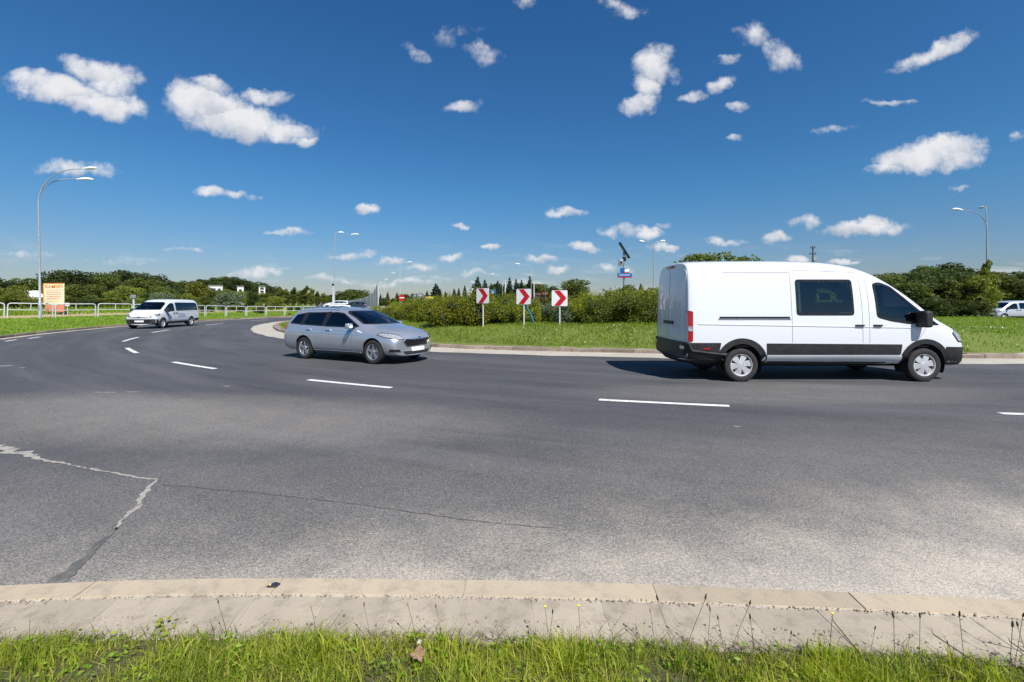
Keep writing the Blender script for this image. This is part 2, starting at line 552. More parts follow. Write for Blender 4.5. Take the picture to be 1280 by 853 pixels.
def ground_mat(name, cols, scale, bump=.5, bs=40, rough=.9):
    m, t, b = principled(name, cols[0], rough, 0, 0, .2)
    p = objpos(t)
    n = t.noise(p, scale, 8, .65)
    n2 = t.noise(p, scale * 14, 5, .7)
    c = t.mix(t.ramp(n, .35, .65), cols[0], cols[1])
    c = t.mix(t.ramp(n2, .45, .75), c, cols[2])
    t.put(b.inputs['Base Color'], c)
    bp = t.node('ShaderNodeBump'); bp.inputs['Strength'].default_value = bump; bp.inputs['Distance'].default_value = .03
    t.l.new(t.noise(p, bs, 6, .7), bp.inputs['Height']); t.l.new(bp.outputs[0], b.inputs['Normal'])
    return m
ground_mat('turf', [(.12, .165, .032), (.14, .18, .038), (.18, .18, .06)], .25)
ground_mat('soil', [(.090, .085, .040), (.070, .080, .030), (.17, .14, .09)], 3.5)
ground_mat('sand', [(.42, .33, .19), (.34, .28, .14), (.50, .42, .26)], .6)

# asphalt -------------------------------------------------------------
m, t, b = principled('asphalt', (.06, .06, .065), .82, 0, 0, .35)
p = objpos(t)
sx = t.node('ShaderNodeSeparateXYZ'); t.l.new(p, sx.inputs[0])
X, Y = sx.outputs[0], sx.outputs[1]
# ring coordinates, so that wear follows the lanes
dx = t.math('SUBTRACT', X, CX); dy = t.math('SUBTRACT', Y, CY)
rad = t.math('SQRT', t.math('ADD', t.math('MULTIPLY', dx, dx), t.math('MULTIPLY', dy, dy)))
ang = t.math('ARCTAN2', dx, dy)
cb = t.node('ShaderNodeCombineXYZ'); t.l.new(rad, cb.inputs[0]); t.l.new(t.math('MULTIPLY', ang, 4.0), cb.inputs[1])
lane = t.noise(cb.outputs[0], 1.1, 5, .55)
big = t.noise(p, .33, 5, .6)
mid = t.noise(p, 1.7, 6, .65)
vor = t.node('ShaderNodeTexVoronoi'); vor.inputs['Scale'].default_value = 135; t.l.new(p, vor.inputs['Vector'])
vs_ = t.node('ShaderNodeSeparateColor'); t.l.new(vor.outputs['Color'], vs_.inputs[0])
grain = vs_.outputs[0]
base = t.mix(t.ramp(big, .3, .7), (.066, .068, .075), (.052, .054, .060))
base = t.mix(t.ramp(lane, .40, .70), base, (.086, .087, .094))
lane2 = t.noise(cb.outputs[0], 3.2, 3, .5)
base = t.mix(t.ramp(lane2, .52, .70, 0, .45), base, (.040, .041, .047))
# dust brought in from the verge, thick at the kerb and thinning to the lane
e = t.math('MULTIPLY_ADD', big, 1.5, t.math('MULTIPLY_ADD', mid, .7, Y))
e = t.math('MULTIPLY_ADD', X, -.14, e)
dust = t.math('ADD', t.ramp(e, 4.8, 2.7, 0, .84), t.ramp(e, 7.6, 4.0, 0, .17))
ex = t.math('MULTIPLY', t.math('ADD', X, 4.9), .25); ey = t.math('MULTIPLY', t.math('MULTIPLY_ADD', X, .12, t.math('SUBTRACT', Y, 5.95)), .85)
bl = t.math('ADD', t.math('MULTIPLY', ex, ex), t.math('MULTIPLY', ey, ey))
bl = t.math('MULTIPLY_ADD', mid, .5, bl)
dust = t.math('MAXIMUM', dust, t.ramp(bl, 2.8, .1, 0, .22))
# a worn lighter strip where vans run close to the lane line
ex = t.math('MULTIPLY', t.math('SUBTRACT', X, 5.0), .22); ey = t.math('SUBTRACT', Y, 8.2)
bl = t.math('ADD', t.math('MULTIPLY', ex, ex), t.math('MULTIPLY', ey, ey))
dust = t.math('MAXIMUM', dust, t.ramp(bl, 1.3, .1, 0, .10))
st = t.math('MULTIPLY_ADD', t.math('SUBTRACT', grain, .5), 1.1, 1.0)
base = t.mix(1.0, base, t.mix(t.math('MULTIPLY', grain, 1.0), (.72, .72, .72), (1.38, 1.36, 1.33)), 'MULTIPLY')
dustc = t.mix(t.ramp(mid, .35, .65), (.57, .505, .41), (.47, .425, .36))
dustc = t.mix(1.0, dustc, t.mix(grain, (.80, .80, .81), (1.18, 1.17, 1.15)), 'MULTIPLY')
fd = t.math('ADD', dust, t.math('MULTIPLY', t.math('SUBTRACT', grain, .55), t.math('MULTIPLY', t.math('SUBTRACT', 1.0, dust), t.math('MULTIPLY', dust, 1.1))), clamp=True)
c = t.mix(fd, base, dustc)
# stray pale chippings
chip = t.math('GREATER_THAN', vs_.outputs[1], .968)
c = t.mix(t.math('MULTIPLY', chip, t.math('MULTIPLY_ADD', dust, .6, .25)), c, (.46, .44, .40))
t.put(b.inputs['Base Color'], c)
bp = t.node('ShaderNodeBump'); bp.inputs['Strength'].default_value = .55; bp.inputs['Distance'].default_value = .004
t.l.new(vor.outputs['Distance'], bp.inputs['Height']); bp.invert = True
t.l.new(bp.outputs[0], b.inputs['Normal'])

def concrete(name, c1, c2, c3, seed=0.0, isl=.25, blotch=2.2):
    m, t, b = principled(name, c1, .85, 0, 0, .25)
    p = objpos(t)
    geo = t.node('ShaderNodeNewGeometry')
    n = t.noise(p, blotch, 7, .65)
    n2 = t.noise(p, 90, 4, .7)
    n3 = t.noise(p, 9, 7, .7)
    c = t.mix(t.ramp(n, .3, .7), c1, c2)
    c = t.mix(t.ramp(n3, .46, .70, 0, .75), c, c3)
    c = t.mix(1.0, c, t.mix(n2, (.82, .82, .82), (1.18, 1.18, 1.18)), 'MULTIPLY')
    c = t.mix(1.0, c, t.mix(geo.outputs['Random Per Island'], (1 - isl,) * 3, (1 + isl * .5,) * 3), 'MULTIPLY')
    t.put(b.inputs['Base Color'], c)
    bp = t.node('ShaderNodeBump'); bp.inputs['Strength'].default_value = .35; bp.inputs['Distance'].default_value = .004
    t.l.new(t.noise(p, 120, 6, .7), bp.inputs['Height']); t.l.new(bp.outputs[0], b.inputs['Normal'])
concrete('kerb_stone', (.45, .37, .265), (.40, .335, .25), (.29, .245, .185), isl=.14)
concrete('slab', (.42, .36, .275), (.36, .31, .24), (.24, .205, .16), isl=.12)
concrete('mortar', (.50, .45, .37), (.36, .32, .26), (.10, .085, .065), isl=0)
concrete('island_kerb', (.36, .30, .24), (.26, .20, .16), (.16, .14, .12), isl=.45, blotch=1.2)
concrete('gutter', (.48, .44, .37), (.40, .365, .31), (.27, .25, .22), isl=.1, blotch=.9)
concrete('line_paint', (.74, .74, .73), (.62, .62, .61), (.36, .36, .36), isl=0, blotch=6)
concrete('crack_sand', (.38, .355, .315), (.29, .27, .24), (.13, .125, .12), isl=0, blotch=12)
concrete('crack_tar', (.095, .094, .092), (.12, .118, .112), (.20, .19, .175), isl=0, blotch=9)

# road sheet -----------------------------------------------------------
v = [(-130, -60, 0), (110, -60, 0), (110, 130, 0), (-130, 130, 0)]
struct(from_data('road', v, [(0, 1, 2, 3)], 'asphalt'))

struct(from_data('ground', [(-6000, -6000, -.06), (6000, -6000, -.06), (6000, 6000, -.06), (-6000, 6000, -.06)], [(0, 1, 2, 3)], 'turf'))
# outer ground: one sheet from the outer kerb to the horizon ------------
def polar_sheet(name, phs, radii, zf, mat):
    vs, fs = [], []
    n = len(phs)
    for ph in phs:
        for rf in radii:
            x, y = polar(ph, rf(ph) if callable(rf) else rf)
            vs.append((x, y, zf(x, y)))
    k = len(radii)
    for i in range(n - 1):
        for j in range(k - 1):
            fs.append((i * k + j, (i + 1) * k + j, (i + 1) * k + j + 1, i * k + j + 1))
    return from_data(name, vs, fs, mat, smooth=180)
radii = [(lambda ph, d=d: r_out(ph) + .15 + d) for d in (0, .5, 1, 1.6, 2.4, 3.2, 4, 5, 6, 8, 10, 12, 15, 18, 22, 27, 33, 40, 50, 65, 80, 100, 125, 150, 175, 200, 225, 250, 275, 300, 325, 350, 380, 420, 500, 700, 1200, 2500, 6000)]
struct(polar_sheet('ground', list(np.arange(57.0, 302, 1.6)), radii, z_outer, 'turf'))
# bare sandy strip beyond the railing
vs, fs = [], []
phl = list(np.arange(60, 118, 1.0))
for i, ph in enumerate(phl):
    w0 = r_out(ph) + 7.0 + .9 * math.sin(ph * .9) + .5 * math.sin(ph * 2.3); w1 = r_out(ph) + 13 + 1.6 * math.sin(ph * .5 + 1)
    for k in range(7):
        r = w0 + (w1 - w0) * k / 6
        x, y = polar(ph, r); vs.append((x, y, z_outer(x, y) + .03))
for i in range(len(phl) - 1):
    for k in range(6):
        fs.append((i * 7 + k, (i + 1) * 7 + k, (i + 1) * 7 + k + 1, i * 7 + k + 1))
struct(from_data('sand_path', vs, fs, 'sand', smooth=180))

# island ---------------------------------------------------------------
radii = [0.01] + [(lambda ph, f=f: (r_in(ph) - GUT - .15) * f) for f in (.1, .2, .3, .4, .5, .58, .66, .72, .78, .82, .86, .89, .91, .925, .94, .955, .97, .985, 1.0)]
struct(polar_sheet('island_ground', list(np.linspace(-80, 280, 241)), radii, z_island, 'turf'))
def ring_ribbon(name, phs, ra, rb, z, mat):
    vs, fs = [], []
    for ph in phs:
        for rf in (ra, rb):
            x, y = polar(ph, rf(ph)); vs.append((x, y, z))
    for i in range(len(phs) - 1):
        fs.append((2 * i, 2 * i + 2, 2 * i + 3, 2 * i + 1))
    return struct(from_data(name, vs, fs, mat, smooth=180))
ring_ribbon('gutter', list(np.linspace(-80, 280, 361)), lambda p: r_in(p) - GUT + .0, lambda p: r_in(p) + .05 * math.sin(p * 1.9) + .03 * math.sin(p * 5.3), .006, 'gutter')

def stones(name, path, w_in, w_out, length, gap, top, mat, jit=.002, bev=.012, sub=3, zb=-.08, skew=0.0):
    """blocks along a path (Nx2, left-hand normal points outwards from w_in to w_out); one sheet of separate stones"""
    P = resample(path, .02 if length < .6 else .05)
    step = .02 if length < .6 else .05
    seg = np.linalg.norm(np.diff(P, axis=0), axis=1).mean()
    T = np.gradient(P, axis=0); T /= np.linalg.norm(T, axis=1)[:, None]
    N = np.stack([-T[:, 1], T[:, 0]], 1)
    bm = bmesh.new()
    n = len(P); L = n * seg; s = 0.0
    tops = 0
    while s + length < L - .1:
        ln = length
        idx = [min(n - 1, (s + gap / 2 + (ln - gap) * k / sub) / seg) for k in range(sub + 1)]
        dz = RNG.normal(0, jit); dz2 = RNG.normal(0, jit); do = RNG.normal(0, jit)
        rows = []
        for q, ii in enumerate(idx):
            a = min(n - 2, int(ii)); fr_ = ii - a; c0 = P[a] * (1 - fr_) + P[a + 1] * fr_; nn_ = N[a]; tt = T[a]
            z = top + dz + (dz2 - dz) * q / sub
            e0 = w_in + do; e1 = w_out + do
            prof = [(e0, zb), (e0, z - bev), (e0 + bev, z), (e1 - bev, z), (e1, z - bev), (e1, zb)]
            if q == 0 or q == sub: pass
            rows.append([bm.verts.new((c0[0] + nn_[0] * o + tt[0] * skew * (o - w_in), c0[1] + nn_[1] * o + tt[1] * skew * (o - w_in), zz)) for o, zz in prof])
        for q in range(sub):
            for k in range(5):
                bm.faces.new((rows[q][k], rows[q][k + 1], rows[q + 1][k + 1], rows[q + 1][k]))
        bm.faces.new(rows[0]); bm.faces.new(list(reversed(rows[-1])))
        s += length
    bmesh.ops.recalc_face_normals(bm, faces=bm.faces[:])
    return struct(from_bm(name, bm, mat, smooth=30))

in_path = [polar(ph, r_in(ph) - GUT) for ph in np.arange(-75, 130, 1.0)]
stones('kerb', in_path, -.01, .14, 1.0, .012, .125, 'island_kerb', jit=.006) if False else None
# path runs towards +phi; left-hand normal there points away from the island centre or to it: pick by test
def side_sign(path, towards):
    a = np.array(path[0]); b = np.array(path[1]); tt = b - a; nn_ = np.array([-tt[1], tt[0]])
    return 1 if np.dot(nn_, np.array(towards) - a) > 0 else -1
def stones_to(name, path, towards, w0, w1, *a, **k):
    s = side_sign(path, towards)
    if s < 0:
        path = list(reversed(path))
    return stones(name, path, w0, w1, *a, **k)
stones_to('kerb', in_path, (CX, CY), 0, .15, 1.0, .014, .125, 'island_kerb', jit=.006)
stones_to('kerb', [polar(ph, r_in(ph) - GUT - .155) for ph in np.arange(-40, 110, 1.0)], (CX, CY), 0, .34, .5, .02, .122, 'island_kerb', jit=.008)
out_path = [polar(ph, r_out(ph)) for ph in np.arange(57, 130, 1.0)]
stones_to('kerb', out_path, polar(80, 60), 0, .15, 1.0, .014, .125, 'island_kerb', jit=.006)
ring_ribbon('gutter', list(np.linspace(57, 150, 100)), lambda p: r_out(p) - .35 + .05 * math.sin(p * 2.1), lambda p: r_out(p), .006, 'gutter')
stones_to('kerb', [polar(ph, r_out(ph)) for ph in np.arange(130, 300, 1.5)], polar(200, 60), 0, .15, 2.0, .014, .125, 'island_kerb', jit=.004)

# near kerb, slab row and verge -------------------------------------------
NK = catmull([(-40, -14), (-25, -6.5), (-14, -1.2), (-9, .95), (-6, 1.85), (-4, 2.27), (-2.74, 2.43), (-1.49, 2.495), (0, 2.475), (1.1, 2.42), (2.6, 2.31),
              (5, 2.08), (9, 1.7), (15, 1.35), (22, 1.8), (30, 3.8), (45, 12)], 10)
NKmid = [p for p in NK if -12 < p[0] < 14]
stones_to('kerb', NKmid, (0, -5), 0, .15, 1.0, .007, .100, 'kerb_stone', jit=.0008, bev=.010, sub=6)
stones_to('kerb', [p for p in NK if p[0] <= -11.5], (-40, -30), 0, .15, 1.0, .01, .100, 'kerb_stone', jit=.002)
stones_to('kerb', [p for p in NK if p[0] >= 13.5], (30, -30), 0, .15, 1.0, .01, .100, 'kerb_stone', jit=.002)
def off_path(path, d):
    P = np.array(path); T = np.gradient(P, axis=0); T /= np.linalg.norm(T, axis=1)[:, None]
    N = np.stack([T[:, 1], -T[:, 0]], 1)      # to the right of travel (+x) = -y
    return P + N * d
stones_to('pavement', off_path(NKmid, .158), (0, -5), 0, .30, .350, .007, .097, 'slab', jit=.0007, bev=.003, sub=2, skew=-.08)
def strip(name, path, d0, d1, z0, z1, mat, nsub=1):
    A = [off_path(path, d0 + (d1 - d0) * k / nsub) for k in range(nsub + 1)]
    vs = []
    for k, a in enumerate(A):
        for q in a: vs.append((q[0], q[1], z0 + (z1 - z0) * k / nsub))
    n = len(path)
    fs = [(k * n + i, (k + 1) * n + i, (k + 1) * n + i + 1, k * n + i + 1) for k in range(nsub) for i in range(n - 1)]
    return struct(from_data(name, vs, fs, mat, smooth=180))
strip('mortar_bed', NK, .012, .455, .0950, .0950, 'mortar', 2)
# worn sandy seam between asphalt and kerb
strip('dust_seam', NKmid, -.022, .01, .004, .010, 'mortar', 1)
# verge on our side
P0 = off_path(NK, .452)
vs, fs = [], []
offs = [0, .03, .2, .5, 1, 2, 4, 8, 16, 40, 90]
for k, d in enumerate(offs):
    for i, q in enumerate(P0):
        # below y=-... the rows flatten towards straight lines so nothing folds over
        vs.append((q[0] * (1 + d * .004), q[1] - d, .085 + .012 * math.sin(q[0] * 3 + d * 5) + (.02 if d > .1 else 0)))
n = len(P0)
for k in range(len(offs) - 1):
    for i in range(n - 1):
        fs.append((k * n + i, (k + 1) * n + i, (k + 1) * n + i + 1, k * n + i + 1))
struct(from_data('verge', vs, fs, 'soil', smooth=180))

# lane markings ----------------------------------------------------------
def dash(p0, p1, w=.13, mat='line_paint'):
    a = np.array(p0); b_ = np.array(p1); c0 = np.array([CX, CY])
    ra, rb = np.linalg.norm(a - c0), np.linalg.norm(b_ - c0)
    aa, ab = math.atan2(*(a - c0)), math.atan2(*(b_ - c0))
    if ab - aa > math.pi: ab -= 2 * math.pi
    if aa - ab > math.pi: ab += 2 * math.pi
    vs, fs = [], []
    K = 6
    for k in range(K + 1):
        f = k / K; th = aa + (ab - aa) * f; r = ra + (rb - ra) * f
        for s in (-.5, .5):
            rr_ = r + s * w + RNG.normal(0, .002)
            vs.append((CX + rr_ * math.sin(th), CY + rr_ * math.cos(th), .004))
    for k in range(K): fs.append((2 * k, 2 * k + 1, 2 * k + 3, 2 * k + 2))
    o = struct(from_data('lane_marking', vs, fs, mat))
    return o
for a, c in [((-4.28, 9.58), (-2.3, 8.67)), ((1.45, 7.59), (3.4, 7.12)), ((7.12, 6.64), (9.1, 6.38)), ((12.9, 6.1), (14.9, 6.05)),
             ((-9.3, 12.5), (-7.3, 11.2)), ((-12.2, 14.8), (-13.95, 16.5)), ((-16.5, 19.3), (-17.9, 21.8)), ((-20.0, 25.3), (-21.1, 28.0)),
             ((-22.9, 34.0), (-23.5, 37.0)), ((-24.4, 42.5), (-24.4, 45.5)), ((-24.2, 50), (-23.6, 53))]:
    dash(a, c)
for a, c in [((-13.35, 11.6), (-12.9, 11.75)), ((-21.6, 19.4), (-22.1, 20.3)), ((-22.2, 20.9), (-22.8, 22.0))]:
    dash(a, c, .12)
for a, c in [((-7.55, 8.22), (-7.15, 8.2)), ((-7.0, 8.25), (-6.75, 8.25)), ((-12.4, 11.45), (-12.2, 11.4)), ((-5.6, 8.85), (-5.45, 8.8)), ((2.9, 5.95), (2.95, 5.9)), ((9.4, 8.0), (9.6, 7.98))]:
    dash(a, c, .05, 'crack_sand')

# cracks -------------------------------------------------------------------
def crack(pts, widths, z, mat, rough=.35, seed=1):
    r_ = random.Random(seed)
    A = resample(pts, .025)
    s = np.linspace(0, 1, len(A)); W = np.interp(s, np.linspace(0, 1, len(widths)), widths)
    T = np.gradient(A, axis=0); T /= np.linalg.norm(T, axis=1)[:, None]
    vs, fs = [], []
    wa = wb = ja = 0
    for i in range(len(A)):
        wa = .7 * wa + .3 * r_.gauss(0, 1); wb = .7 * wb + .3 * r_.gauss(0, 1); ja = .85 * ja + .15 * r_.gauss(0, 1)
        n_ = np.array([-T[i][1], T[i][0]])
        l = max(.15, .5 + rough * 1.1 * wa) * W[i]; r2 = max(.15, .5 + rough * 1.1 * wb) * W[i]
        c0 = A[i] + n_ * ja * .022
        vs.append((*(c0 + n_ * l), z)); vs.append((*(c0 - n_ * r2), z))
    for i in range(len(A) - 1): fs.append((2 * i, 2 * i + 1, 2 * i + 3, 2 * i + 2))
    struct(from_data('road_crack', vs, fs, mat))
crack([(-8.4, 6.2), (-6.6, 5.35), (-5.6, 5.0), (-4.75, 4.64), (-4.35, 4.5), (-4.1, 4.42)], [.05, .18, .17, .14, .06, .025], .004, 'crack_sand', .7, 3)
crack([(-4.15, 4.43), (-3.68, 4.27), (-3.24, 4.13)], [.028, .02, .024], .004, 'crack_sand', .6, 4)
crack([(-3.22, 4.14), (-3.13, 3.9), (-2.95, 3.55), (-2.88, 3.35), (-2.80, 3.22)], [.028, .036, .030, .034, .014], .004, 'crack_sand', .5, 5)
crack([(-2.82, 3.25), (-2.74, 3.0), (-2.68, 2.85), (-2.6, 2.52)], [.03, .05, .075, .095], .004, 'crack_tar', .35, 6)
crack([(-3.1, 4.02), (-2.2, 3.86), (-1.2, 3.62), (-.3, 3.36), (.5, 3.2)], [.006, .010, .007, .009, .002], .004, 'crack_tar', .8, 8)

# ------------------------------------------------------------------ vehicle building
def baked(o):
    dg = bpy.context.evaluated_depsgraph_get()
    me = bpy.data.meshes.new_from_object(o.evaluated_get(dg))
    o.modifiers.clear()
    old = o.data; o.data = me
    bpy.data.meshes.remove(old)
    return o

def loft(stations, mat, subdiv, name='body'):
    """stations: (x, bow, [(y, z[, dx])...]) from bottom centre to top centre"""
    bm = bmesh.new()
    rings = []
    for x, bow, pts in stations:
        ym = max(p[0] for p in pts)
        def mk(p, s):
            return bm.verts.new((x + bow * (p[0] / ym) ** 2 + (p[2] if len(p) > 2 else 0), s * p[0], p[1]))
        c0 = mk(pts[0], 1); c1 = mk(pts[-1], 1)
        rt = [c0] + [mk(p, -1) for p in pts[1:-1]] + [c1]
        lf = [c0] + [mk(p, 1) for p in pts[1:-1]] + [c1]
        rings.append((rt, lf))
    n = len(stations[0][2])
    for i in range(len(rings) - 1):
        for side in (0, 1):
            a, b = rings[i][side], rings[i + 1][side]
            for k in range(n - 1):
                q = (a[k], b[k], b[k + 1], a[k + 1])
                bm.faces.new(q if side == 0 else tuple(reversed(q)))
    for (rt, lf), (x, bow, pts), end in ((rings[0], stations[0], 0), (rings[-1], stations[-1], 1)):
        C = [rt[0]] + [bm.verts.new((x + (pts[k][2] if len(pts[k]) > 2 else 0), 0, pts[k][1])) for k in range(1, n - 1)] + [rt[-1]]
        for side_i, S in ((0, rt), (1, lf)):
            for k in range(n - 1):
                q = [C[k], S[k], S[k + 1], C[k + 1]]
                u = []
                for vv in q:
                    if vv not in u: u.append(vv)
                bm.faces.new(u)
    bmesh.ops.recalc_face_normals(bm, faces=bm.faces[:])
    o = from_bm(name, bm, mat, smooth=180)
    md = o.modifiers.new('s', 'SUBSURF'); md.levels = subdiv; md.render_levels = subdiv
    baked(o)
    for pl in o.data.polygons: pl.use_smooth = True
    return o

def bvh_of(o):
    me = o.data
    return BVHTree.FromPolygons([v.co.copy() for v in me.vertices], [tuple(pl.vertices) for pl in me.polygons])

def rounded(poly, r, seg=4):
    out = []
    n = len(poly)
    for i in range(n):
        p0 = np.array(poly[i - 1], float); p = np.array(poly[i], float); p2 = np.array(poly[(i + 1) % n], float)
        a = p0 - p; b = p2 - p
        la, lb = np.linalg.norm(a), np.linalg.norm(b)
        q = min(r, la * .45, lb * .45)
        A = p + a / la * q; B = p + b / lb * q
        for k in range(seg + 1):
            t = k / seg
            out.append(tuple((1 - t) ** 2 * A + 2 * t * (1 - t) * p + t * t * B))
    return out

def inset(poly, d):
    """polygon pushed inward by d (2D)"""
    P = np.array(poly, float); n = len(P)
    area = .5 * sum(P[i - 1][0] * P[i][1] - P[i][0] * P[i - 1][1] for i in range(n))
    s = 1 if area > 0 else -1
    out = []
    for i in range(n):
        t1 = P[i] - P[i - 1]; t2 = P[(i + 1) % n] - P[i]
        t1 /= np.linalg.norm(t1) + 1e-9; t2 /= np.linalg.norm(t2) + 1e-9
        n1 = np.array([-t1[1], t1[0]]) * s; n2 = np.array([-t2[1], t2[0]]) * s
        m_ = n1 + n2; m_ /= max(.35, np.dot(m_, m_) ** .5)
        c_ = max(.45, np.dot(m_, n1))
        out.append(tuple(P[i] + m_ * d / c_))
    return out

def frame_for(d):
    d = Vector(d).normalized()
    up = Vector((0, 0, 1)) if abs(d.z) < .8 else Vector((1, 0, 0))
    u = up.cross(-d).normalized()
    v = (-d).cross(u).normalized()
    return u, v, d

def project(bm, bvh, off, d, u, v):
    miss = []
    for vt in list(bm.verts):
        p = u * vt.co.x + v * vt.co.y - d * 12
        h = bvh.ray_cast(p, d)
        if h[0] is None:
            h = bvh.find_nearest(u * vt.co.x + v * vt.co.y - d * (1.0 if abs(d.y) > .5 else 3.0))
        no = h[1]
        if no.dot(d) > 0: no = -no
        vt.co = h[0] + no * off

def patch(name, pts3, d, bvh, mat, parent, off=.004, depth=.012, res=.09, rnd=.02, hole=None, smooth=40):
    """a panel lying on the body: outline given by rough 3D points, thrown along d onto the body; hole: frame width"""
    u, v, d = frame_for(d)
    poly = [(Vector(p).dot(u), Vector(p).dot(v)) for p in pts3]
    if rnd: poly = rounded(poly, rnd)
    bm = bmesh.new()
    if hole:
        # dense outline strip
        den = []
        n = len(poly)
        for i in range(n):
            a = np.array(poly[i]); b = np.array(poly[(i + 1) % n])
            k = max(1, int(np.linalg.norm(b - a) / res))
            for q in range(k): den.append(tuple(a + (b - a) * q / k))
        inn = inset(den, hole)
        A = [bm.verts.new((x, y, 0)) for x, y in den]; B = [bm.verts.new((x, y, 0)) for x, y in inn]
        n = len(A)
        for i in range(n):
            bm.faces.new((A[i], A[(i + 1) % n], B[(i + 1) % n], B[i]))
    else:
        vs = [bm.verts.new((x, y, 0)) for x, y in poly]
        bm.faces.new(vs)
        xs = [q[0] for q in poly]; ys = [q[1] for q in poly]
        for ax, lo, hi in ((0, min(xs), max(xs)), (1, min(ys), max(ys))):
            k = int((hi - lo) / res)
            for q in range(1, k + 1):
                c = lo + (hi - lo) * q / (k + 1)
                co = (c, 0, 0) if ax == 0 else (0, c, 0)
                no = (1, 0, 0) if ax == 0 else (0, 1, 0)
                bmesh.ops.bisect_plane(bm, geom=bm.verts[:] + bm.edges[:] + bm.faces[:], plane_co=co, plane_no=no)
    project(bm, bvh, off, d, u, v)
    bm.normal_update()
    # make every face look outwards
    for f in bm.faces:
        if f.normal.dot(d) > 0: f.normal_flip()
    bm.normal_update()
    nrm = {vt: vt.normal.copy() for vt in bm.verts}
    be = [e for e in bm.edges if e.is_boundary]
    r = bmesh.ops.extrude_edge_only(bm, edges=be)
    new = [g for g in r['geom'] if isinstance(g, bmesh.types.BMVert)]
    for vt in new:
        # find the partner to know its normal
        best = None
        for e in vt.link_edges:
            o2 = e.other_vert(vt)
            if o2 in nrm: best = o2; break
        nn_ = nrm[best] if best else -d
        vt.co = vt.co - nn_ * depth
    return from_bm(name, bm, mat, parent, smooth)

def in_poly(x, y, poly):
    c = False; n = len(poly); j = n - 1
    for i in range(n):
        xi, yi = poly[i]; xj, yj = poly[j]
        if (yi > y) != (yj > y) and x < (xj - xi) * (y - yi) / (yj - yi) + xi: c = not c
        j = i
    return c

def cut_windows(body, wins):
    """open the shell behind the panes"""
    me = body.data
    bm = bmesh.new(); bm.from_mesh(me)
    kill = []
    W = []
    for pts3, d in wins:
        u, v, dd = frame_for(d)
        poly = [(Vector(p).dot(u), Vector(p).dot(v)) for p in pts3]
        W.append((inset(poly, .004), u, v, dd))
    for f in bm.faces:
        c = f.calc_center_median()
        for poly, u, v, dd in W:
            if f.normal.dot(dd) < -.12 and in_poly(c.dot(u), c.dot(v), poly):
                if all(in_poly(q.co.dot(u), q.co.dot(v), poly) for q in f.verts):
                    kill.append(f); break
    bmesh.ops.delete(bm, geom=kill, context='FACES')
    bm.to_mesh(me); bm.free()
    me.set_sharp_from_angle(angle=R(40))

def cut_arches(body, axles, r, w, parent):
    for x, z in axles:
        for s in (-1, 1):
            bm = bmesh.new()
            bm_lathe(bm, [(0.001, 0), (r, 0), (r, .7), (.001, .7)], 'Y', 48)
            bmesh.ops.remove_doubles(bm, verts=bm.verts[:], dist=.002)
            bmesh.ops.recalc_face_normals(bm, faces=bm.faces[:])
            y0 = s * (w - .30)
            bmesh.ops.transform(bm, matrix=Matrix.Translation((x, y0 if s > 0 else y0 - .7, z)), verts=bm.verts[:])
            c = from_bm('cutter', bm, 'well', smooth=180)
            md = body.modifiers.new('b', 'BOOLEAN'); md.object = c; md.operation = 'DIFFERENCE'; md.solver = 'EXACT'
            baked(body)
            m_ = c.data
            bpy.data.objects.remove(c); bpy.data.meshes.remove(m_)
    # the boolean leaves paint inside; dark liners cover it
    for x, z in axles:
        for s in (-1, 1):
            bm = bmesh.new()
            a0, a1 = R(-25), R(205)
            K = 28
            rows = []
            for k in range(K + 1):
                th = a0 + (a1 - a0) * k / K
                rows.append([bm.verts.new((x + (r - .006) * math.cos(th), s * yy_, z + (r - .006) * math.sin(th))) for yy_ in (w - .045, w - .297)] +
                            [bm.verts.new((x + .12 * math.cos(th), s * (w - .297), z + .12 * math.sin(th)))])
            for k in range(K):
                for j in range(2):
                    bm.faces.new((rows[k][j], rows[k][j + 1], rows[k + 1][j + 1], rows[k + 1][j]))
            from_bm('wheel_arch_liner', bm, 'well', parent, 180)

